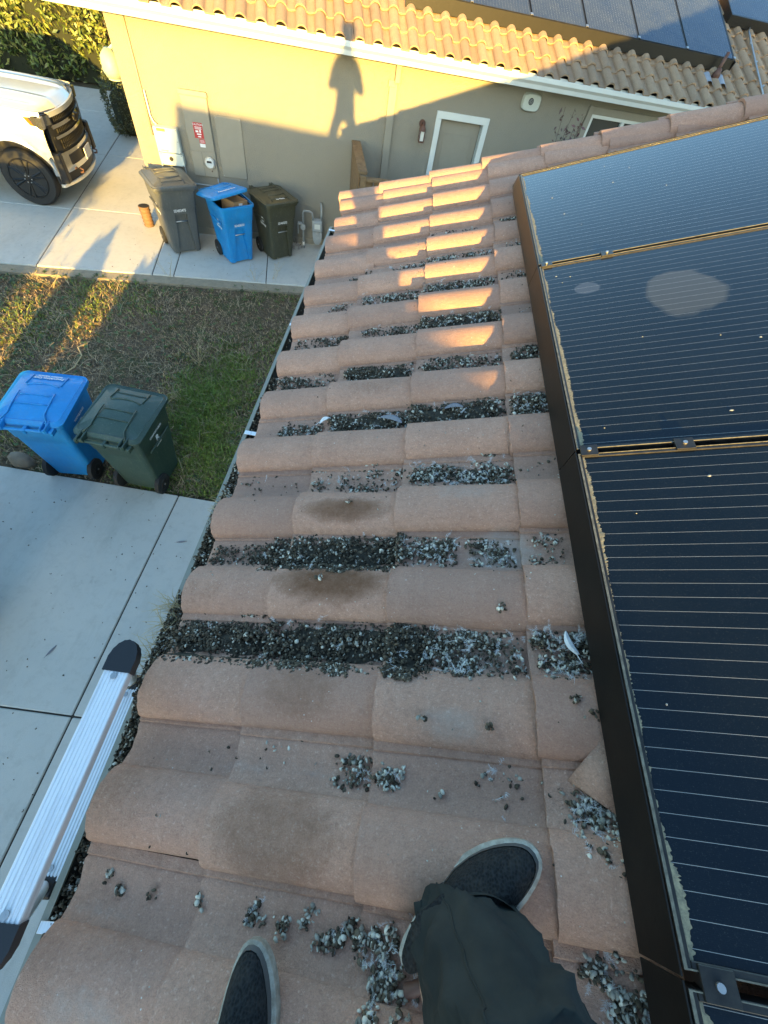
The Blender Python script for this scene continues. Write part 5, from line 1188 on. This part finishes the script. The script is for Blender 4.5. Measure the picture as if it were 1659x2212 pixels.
b = MB(NM); wy = TW0 + .05; b.box(-4.46, -4.26, wy, wy + .14, .40, .84, bev=.02); b.box(-4.46, -4.26, TW1 - .19, TW1 - .05, .40, .84, bev=.02); islands(b, 'bumper_corner', 'black_plastic', bm_)
for sg in (-1, 1):
    b = MB(NM); y = (TW0 + TW1) / 2 + sg * .5; b.tube([(SF - .06, y, .45), (SF - .01, y, .46), (SF, y, .50), (SF - .05, y, .52)], .014, 8); b.build('tow_hook', 'rust_brown', bm_)
b = MB(NM); y = (TW0 + TW1) / 2 - .02; b.box(SF + .012, SF + .03, y - .16, y + .16, .56, .73, bev=.004); b.build('number_plate', 'plate_white', bm_)
for wc_ in (WC, WC - 3.7):
    for sg, wy in ((-1, TW0 + .02), (1, TW1 - .02)):
        b = MB(NM); c0 = Vector((wc_, wy, .43)); ax = Vector((0, -sg, 0)) 
        pr = [(.30, .0), (.40, -.002), (.425, .03), (.43, .06), (.43, .21), (.415, .25), (.30, .26)]
        b.tube([c0 + ax * h_ for r_, h_ in pr], [r_ for r_, h_ in pr], 40); ty = b.build('wheel', 'black_rubber', tk, smooth=True, angle=50)
        b = MB(NM); b.tube([c0 + ax * .05, c0 + ax * .001, c0 + ax * -.012], [.10, .09, .06], 16)
        for k in range(6):
            a0 = 6.283 * k / 6 + .3
            for da in (-.16, .16):
                p0 = c0 + Vector((math.cos(a0 + da * .3) * .06, 0, math.sin(a0 + da * .3) * .06)) + ax * .006; p1 = c0 + Vector((math.cos(a0 + da) * .285, 0, math.sin(a0 + da) * .285)) + ax * -.002
                b.tube([p0, p1], [.022, .016], 6)
        b.tube([c0 + Vector((math.cos(a) * .288, 0, math.sin(a) * .288)) + ax * .0 for a in [6.283 * k / 32 for k in range(33)]], .014, 6)
        b.build('rim', 'wheel_black', ty, smooth=True, angle=40)
        b = MB(NM)
        for k in range(6): a = 6.283 * k / 6; b.disc(c0 + Vector((math.cos(a) * .055, 0, math.sin(a) * .055)) + ax * -.010, tuple(-ax), .010, .012, 8)
        islands(b, 'wheel_nut', 'chrome', ty)
b = MB(NM); b.loft([[(-6.0, TW0 + .10, 1.44), (-6.0, TW1 - .10, 1.44), (-9.0, TW1 - .10, 1.44), (-9.0, TW0 + .10, 1.44)], [(-6.8, TW0 + .28, 1.95), (-6.8, TW1 - .28, 1.95), (-8.7, TW1 - .28, 1.95), (-8.7, TW0 + .28, 1.95)]]); b.build('cab', 'truck_paint', tk)
b = MB(NM); b.loft([[(-6.0 + .01, TW0 + .16, 1.46), (-6.0 + .01, TW1 - .16, 1.46), (-6.10, TW1 - .16, 1.46), (-6.10, TW0 + .16, 1.46)], [(-6.72, TW0 + .32, 1.91), (-6.72, TW1 - .32, 1.91), (-6.85, TW1 - .32, 1.91), (-6.85, TW0 + .32, 1.91)]]); b.build('windscreen', 'glass_dark', tk)

# ---------------------------------------------------------------- ladder
ld = thing('telescopic_ladder', 'silver telescopic ladder with black end caps leaning on the gutter', 'ladder', (-.56, -.07, 3.05))
dl = Vector((.35, 0, 1)).normalized()           # lean direction, up and towards the roof
cx0 = Vector((-.556, -.074, 3.05))
lean = Vector((-.35 / 1.0 * .40, 0, -.40))
for k in range(8):
    c0 = cx0 + Vector((-.31 * .4 * k, 0, -.4 * k))
    if c0.z < .05: break
    hw = .250; b = MB(Matrix.Translation(c0)); pr = []
    for q in range(7): x = -.031 + .0092 * q; pr += [(x, .0), (x + .0018, .0022), (x + .006, .0022), (x + .0078, .0)]
    ring = [(x, z) for x, z in pr] + [(.0325, -.004), (.031, -.028), (-.028, -.032), (-.0325, -.006)]
    b.loft([[(x, -hw, z) for x, z in ring], [(x, hw, z) for x, z in ring]]); rg_ = b.build('rung', 'aluminium', ld)
    for y in (-.225, .225):
        b = MB(Matrix.Translation(c0)); b.disc((0, y, .002), (0, 0, 1), .008, .0035, 14); b.disc((0, y, .0056), (0, 0, 1), .003, .0003, 10); b.build('rivet', 'bolt_steel', rg_)
    for sy in (-1, 1):
        b = MB(Matrix.Translation(c0)); n = 18
        if k == 0:
            outl = [(.0355, sy * .236)] + [(.0355 * math.cos(a) * (1 + .03 * (q % 2)), sy * (.262 + .055 * math.sin(a) * (1 + .03 * (q % 2)))) for q, a in enumerate([math.pi * i / n for i in range(n + 1)])] + [(-.0355, sy * .236)]
            b.loft([[(x, y, .0045) for x, y in outl], [(x * .98, y, -.03) for x, y in outl]])
        else:
            b.box(-.032, .032, min(sy * .235, sy * .29), max(sy * .235, sy * .29), -.045, .003, bev=.008)
        b.build('end_cap', 'black_plastic', ld, smooth=True, angle=35)
for sy in (-1, 1):
    y = cx0.y + sy * .268; p0 = cx0 + Vector((0, 0, -.04)); 
    for k in range(8):
        a = cx0 + Vector((-.31 * .4 * k, 0, -.4 * k - .04)); c_ = cx0 + Vector((-.31 * .4 * (k + 1), 0, -.4 * (k + 1) + .01))
        if c_.z < 0: 
            f = (a.z - .0) / (a.z - c_.z); c_ = a + (c_ - a) * f
        if a.z < .02: break
        b = MB(); b.tube([(a.x, y, a.z), (c_.x, y, c_.z)], .019 + .001 * k, 14); b.build('rail_section', 'aluminium', ld, smooth=True, angle=40)
        if c_.z < .01: break

# ---------------------------------------------------------------- the photographer
ps = thing('person', 'person in dark trousers and black knit slip on shoes standing on the tiles', 'person', (.12, -.4, 3.06))
def skin_body():
    pts = []; E = []; R_ = []
    def v(p, r): pts.append(p); R_.append(r); return len(pts) - 1
    hip = v((.13, -.47, 3.98), (.150, .115)); wa = v((.13, -.46, 4.14), (.150, .11)); ch = v((.13, -.47, 4.38), (.175, .12)); sh_ = v((.13, -.475, 4.54), (.12, .09)); nk = v((.13, -.46, 4.64), (.055, .058)); hd = v((.13, -.43, 4.73), (.075, .09)); hd2 = v((.13, -.43, 4.82), (.078, .095)); hd3 = v((.13, -.435, 4.88), (.05, .06))
    E += [(hip, wa), (wa, ch), (ch, sh_), (sh_, nk), (nk, hd), (hd, hd2), (hd2, hd3)]
    for s_ in (-1, 1):
        s1 = v((.13 + s_ * .15, -.475, 4.52), (.06, .06)); e = v((.13 + s_ * .245, -.42, 4.23), (.046, .046)); e2 = v((.13 + s_ * .20, -.28, 4.22), (.042, .042)); h_ = v((.02 + s_ * .12 + .02, -.075, 4.33), (.026, .03)); hn = v((.0 + s_ * .088, -.035, 4.345), (.028, .022))
        E += [(sh_, s1), (s1, e), (e, e2), (e2, h_), (h_, hn)]
    for (k, a, f_, tx, ty) in (((.285, -.37, 3.54), (.27, -.255, 3.22), (.31, -.22, 3.165), .245, -.46), ((-.09, -.43, 3.47), (-.055, -.50, 3.13), (-.06, -.46, 3.08), .01, -.47)):
        t1 = v((tx, ty, 3.86), (.078, .078)); kn = v(k, (.062, .062)); an = v(a, (.042, .042)); ft = v(f_, (.036, .036)); E += [(hip, t1), (t1, kn), (kn, an), (an, ft)]
    me = bpy.data.meshes.new('body'); L0 = PM[ps.name].inverted()
    me.from_pydata([tuple(L0 @ Vector(p)) for p in pts], E, [])
    o = bpy.data.objects.new('body', me); COL.objects.link(o); o.parent = ps
    m = o.modifiers.new('skin', 'SKIN'); m.use_smooth_shade = True
    for i, r_ in enumerate(R_): me.skin_vertices[0].data[i].radius = r_
    me.skin_vertices[0].data[0].use_root = True
    o.modifiers.new('sub', 'SUBSURF').levels = 1; o.modifiers['sub'].render_levels = 2
    me.materials.append(MATS['skin']); return o
skin_body()
# fingers curled round the phone (behind the lens)
camM = Matrix.Translation((0, 0, CAMZ)) @ CAMR.to_4x4()
for s_ in (-1, 1):
    b = MB(camM)
    for k in range(4):
        y = .035 - .020 * k; x = s_ * .088; b.tube([(x, y, .055), (x * 1.02, y, .035), (x * .93, y + .002, .018), (x * (.74 - .03 * (k % 2)), y + .002, .018)], [.0085, .009, .008, .0065], 8)
    b.tube([(s_ * .098, -.02, .062), (s_ * .082, -.005, .052), (s_ * .055, .012, .042)], [.011, .010, .008], 8)
    b.tube([(s_ * .10, -.05, .09), (s_ * .10, -.01, .068), (s_ * .095, .035, .055)], [.026, .026, .014], 10)
    b.build('fingers', 'skin', ps, smooth=True)
b = MB(camM); b.box(-.077, .077, -.038, .038, .024, .032, bev=.003); ph = b.build('phone', 'phone_glass'); tag(ph, 'dark phone held in both hands just behind the viewpoint', 'phone')
def loft_el(b, secs, n=28, fold=0, seed=0):
    rings = []
    for (c0, ax_u, ax_v, ru, rv, ph_) in secs:
        c0 = Vector(c0); rings.append([tuple(c0 + Vector(ax_u) * ru * math.cos(a) * (1 + fold * math.sin(3 * a + ph_) * math.sin(ph_ * 1.3) + fold * .6 * math.sin(5 * a - ph_ * 2)) + Vector(ax_v) * rv * math.sin(a) * (1 + fold * math.sin(2 * a + ph_ * .7))) for a in [6.283 * k / n for k in range(n)]])
    b.loft(rings, caps=False)
X_, Y_ = (1, 0, 0), (0, 1, 0)
b = MB()
hemC = P_uvh(-.068, -.190, .105); 
ctrl = [(P_uvh(-.066, -.212, .070), .090, .078), (P_uvh(-.063, -.214, .085), .093, .080), (P_uvh(-.044, -.224, .15), .090, .080), (P_uvh(-.020, -.242, .23), .094, .083), (P_uvh(.012, -.264, .31), .097, .086), (P_uvh(.04, -.285, .40), .098, .088), (Vector((.285, -.37, 3.54)), .088, .086), (Vector((.275, -.42, 3.70)), .085, .09), (Vector((.225, -.455, 3.91)), .095, .11)]
secs = []
m = 5
for i in range(len(ctrl) - 1):
    for q in range(m):
        f = q / m; p = ctrl[i][0].lerp(ctrl[i + 1][0], f); ra = ctrl[i][1] * (1 - f) + ctrl[i + 1][1] * f; rb = ctrl[i][2] * (1 - f) + ctrl[i + 1][2] * f
        pk = (i * m + q); ra *= 1 + .05 * math.sin(pk * 1.05) * (1 if pk < 26 else .3); secs.append((p, Vector((.97, .08, .22)), Vector((-.02, .99, -.1)), ra, rb, pk * .45))
loft_el(b, secs, 64, .03)
rf_ = np.random.default_rng(3); folds = [(rf_.uniform(0, 6.28), rf_.uniform(2, 30), rf_.uniform(-.16, .16), rf_.uniform(.07, .22), rf_.uniform(.005, .014)) for _ in range(34)]
NR2 = len(secs)
for i in range(NR2):
    c_ = Vector(secs[i][0])
    for j in range(64):
        a = 6.2832 * j / 64; d_ = 0
        for (a0, i0, sl_, w_, am) in folds:
            da = (a - a0 - (i - i0) * sl_ + math.pi) % (2 * math.pi) - math.pi
            d_ += am * math.exp(-abs(da) / w_ * 1.4) * math.exp(-((i - i0) / 6.5) ** 2) - am * .5 * math.exp(-((da - .3) / w_) ** 2) * math.exp(-((i - i0) / 6.5) ** 2)
        if i < 2: d_ += .002
        if i == 2: d_ -= .003
        p = Vector(b.V[i * 64 + j]); b.V[i * 64 + j] = tuple(p + (p - c_).normalized() * d_)
hem_in = [Vector(v) * 1 for v in b.V[:64]]; c0 = sum(hem_in, Vector()) / 64
b.add([tuple(v) for v in hem_in] + [tuple(v + (c0 - v) * .06 + Vector((0, 0, .012))) for v in hem_in] + [tuple(v + (c0 - v) * .12 + Vector((0, 0, .08))) for v in hem_in], [(k, 64 + k, 64 + (k + 1) % 64, (k + 1) % 64) for k in range(64)] + [(64 + k, 128 + k, 128 + (k + 1) % 64, 64 + (k + 1) % 64) for k in range(64)])
leg_V = list(b.V)
leg_ = b.build('trouser_leg', 'trouser_cloth', ps, smooth=True)
b = MB(); b.tube([Vector(leg_V[i * 64 + 22]) + (Vector(leg_V[i * 64 + 22]) - Vector(secs[i][0])).normalized() * .0006 for i in range(0, NR2)], .0016, 6); b.build('side_seam', 'trouser_cloth', leg_, smooth=True)
b = MB(); b.tube([Vector(leg_V[2 * 64 + (j % 64)]) + (Vector(leg_V[2 * 64 + (j % 64)]) - Vector(secs[2][0])).normalized() * .0004 for j in range(65)], .0012, 5); b.build('hem_stitch', 'trouser_cloth', leg_, smooth=True)
b = MB(); secs = [((-.055, -.50, 3.16), X_, Y_, .085, .095, 0), ((-.05, -.48, 3.3), X_, Y_, .09, .09, 1), ((-.085, -.43, 3.47), X_, Y_, .085, .085, 2), ((-.05, -.455, 3.68), X_, Y_, .085, .09, 3), ((.035, -.47, 3.91), X_, Y_, .095, .11, 4)]; loft_el(b, secs, 24, .03); b.build('trouser_leg', 'trouser_cloth', ps, smooth=True)
b = MB(); secs = [((.13, -.465, 3.875), X_, Y_, .165, .12, 0), ((.13, -.47, 3.94), X_, Y_, .18, .14, 1), ((.13, -.465, 4.05), X_, Y_, .165, .125, 2)]; loft_el(b, secs, 28, .02); b.build('trouser_seat', 'trouser_cloth', ps, smooth=True)
b = MB(); secs = [((.13, -.465, 3.97), X_, Y_, .175, .145, 0), ((.13, -.46, 4.15), X_, Y_, .155, .13, 1), ((.13, -.465, 4.36), X_, Y_, .165, .14, 2), ((.13, -.475, 4.52), X_, Y_, .145, .11, 3), ((.13, -.47, 4.60), X_, Y_, .095, .085, 4), ((.13, -.455, 4.70), X_, Y_, .078, .082, 4)]; loft_el(b, secs, 28, .02)
for s_ in (-1, 1): b.tube([(.13 + s_ * .12, -.475, 4.52), (.13 + s_ * .185, -.46, 4.42), (.13 + s_ * .245, -.42, 4.22), (.13 + s_ * .20, -.28, 4.21), (.02 + s_ * .16, -.14, 4.29)], [.07, .065, .060, .055, .046], 14)
b.build('jacket', 'jacket_cloth', ps, smooth=True)
# head details
b = MB(); hc = Vector((.13, -.43, 4.80)); 
b.loft([[tuple(hc + Vector((math.cos(a) * .108 * k, math.sin(a) * .12 * k, z))) for a in [6.283 * i / 20 for i in range(20)]] for k, z in ((1.0, .01), (1.02, .04), (.92, .085), (.6, .12), (.1, .145))]); b.loft([[tuple(hc + Vector((x, y, z))) for x, y, z in ((-.085, .07, .02), (-.06, .16, .0), (0, .19, -.005), (.06, .16, .0), (.085, .07, .02))], [tuple(hc + Vector((x, y, z))) for x, y, z in ((-.085, .07, .028), (-.06, .16, .008), (0, .19, .003), (.06, .16, .008), (.085, .07, .028))]]); b.build('cap', 'cap_cloth', ps, smooth=True, angle=40)
b = MB(); b.tube([hc + Vector((0, .085, -.03)), hc + Vector((0, .115, -.06)), hc + Vector((0, .09, -.07))], [.008, .014, .01], 8)
for s_ in (-1, 1): b.tube([hc + Vector((s_ * .082, -.01, -.01)), hc + Vector((s_ * .092, -.015, -.04)), hc + Vector((s_ * .082, -.005, -.07))], [.010, .012, .008], 8)
b.build('nose_and_ears', 'skin', ps, smooth=True)
b = MB()
for s_ in (-1, 1): b.disc(hc + Vector((s_ * .032, .083, -.015)), (0, 1, 0), .010, .006, 10)
b.build('eyes', 'phone_glass', ps)
b = MB(); b.tube([hc + Vector((x, .088 - abs(x) * .2, -.105)) for x in (-.025, 0, .025)], .006, 6); b.build('mouth', 'rust_brown', ps)
# shoes
def shoe(M, mirror=1):
    t = ps
    def outline(k, L0, L1, w_, n=32):
        P = []
        for i in range(n):
            a = 6.283 * i / n; x = math.cos(a); y = math.sin(a)
            xx = (L0 + L1) / 2 + (L1 - L0) / 2 * math.copysign(abs(x) ** .85, x)
            tt = (xx - L0) / (L1 - L0); wd = w_ * (.74 + .26 * math.sin(math.pi * min(1, max(0, (tt - .15) / .95)) ** 1.0)) * (1 - .08 * (tt < .5))
            off = .008 * mirror * math.sin(math.pi * tt)
            P.append((xx * 1.0, math.copysign(abs(y) ** .8, y) * wd + off))
        return P
    b = MB(M); R_ = [(0, -.008, .290, .052, .0), (0, -.018, .297, .058, .012), (0, -.016, .296, .058, .030), (0, -.006, .287, .052, .034)]
    rings = []
    for (_, L0, L1, w_, z) in R_: rings.append([(x, y, z + .014 * max(0, (x - .20) / .09) ** 2) for x, y in outline(0, L0, L1, w_)])
    b.loft(rings); b.build('shoe_sole', 'shoe_sole', t, smooth=True, angle=45)
    b = MB(M); rings = []
    for (L0, L1, w_, z, zt) in ((.004, .285, .048, .032, 0), (.006, .280, .047, .046, 0), (.010, .262, .041, .060, 0), (.012, .225, .036, .074, 0), (.010, .165, .034, .088, 0), (.008, .120, .035, .098, 0)):
        rings.append([(x, y, z + .012 * max(0, (x - .20) / .09)) for x, y in outline(0, L0, L1, w_)])
    b.loft(rings, caps=True); up_ = b.build('shoe_upper', 'shoe_knit', t, smooth=True)
    b = MB(M); n = 9
    # toe guard band and heel patch
    rings = []
    ol = outline(0, -.0005, .2895, .0505); ol2 = outline(0, .003, .2835, .0485)
    b.loft([[(x, y, .0335 + .014 * max(0, (x - .20) / .09) ** 2) for x, y in ol], [(x, y, .043 + .012 * max(0, (x - .20) / .09)) for x, y in ol2]], caps=False)
    b.build('shoe_band', 'shoe_suede', up_, smooth=True)
ang = math.atan2(-.085 + .262, .060 + .170)
shoe(RM @ Matrix.Translation((-.172, -.254, .034)) @ Matrix.Rotation(ang, 4, 'Z') @ Matrix.Rotation(math.radians(-2), 4, 'Y'), 1)
shoe(RM @ Matrix.Translation((-.455, -.568, .050)) @ Matrix.Rotation(math.radians(91), 4, 'Z'), -1)

# small litter on the slab
rr = random.Random(9)
for (x, y, a, lb) in ((-2.62, .62, 1.2, 'small dark feather standing out on the concrete slab left of the ladder cap'), (-1.95, 1.95, .3, 'small dark feather on the narrow strip of concrete by the gutter')):
    b = MB(Matrix.Translation((x, y, .004)) @ Matrix.Rotation(a, 4, 'Z')); n = 8; V = []; F = []
    for i in range(n + 1): t_ = i / n; wv_ = .012 * math.sin(math.pi * (t_ * .9 + .08)); V += [(t_ * .11, -wv_, .003), (t_ * .11, 0, .008), (t_ * .11, wv_, .003)]
    for i in range(n): k = i * 3; F += [(k, k + 1, k + 4, k + 3), (k + 1, k + 2, k + 5, k + 4)]
    b.add(V, F); b.tube([(-.02, 0, .004), (.11, 0, .009)], .001, 4); tag(b.build('feather', 'feather_grey'), lb, 'feather')
PV = []; PF = []; PT = []; pn = 0
for i in range(150):
    x = PR.uniform(-3.9, -.9); y = PR.uniform(-.8, 2.5); pellet(np.array([x, y, .004]), PR.uniform(.004, .009), 0)
for i in range(60):
    p = P_swz(PR.uniform(-7, .3), PR.uniform(7.75, 9.3), .004); pellet(np.array(p), PR.uniform(.004, .010), 0)
tag(np_mesh('slab_litter', np.vstack(PV), np.vstack(PF), 'dropping', np.vstack(PT)), 'tiny dark crumbs and leaf bits lying over the concrete slabs', 'litter', kind='stuff')
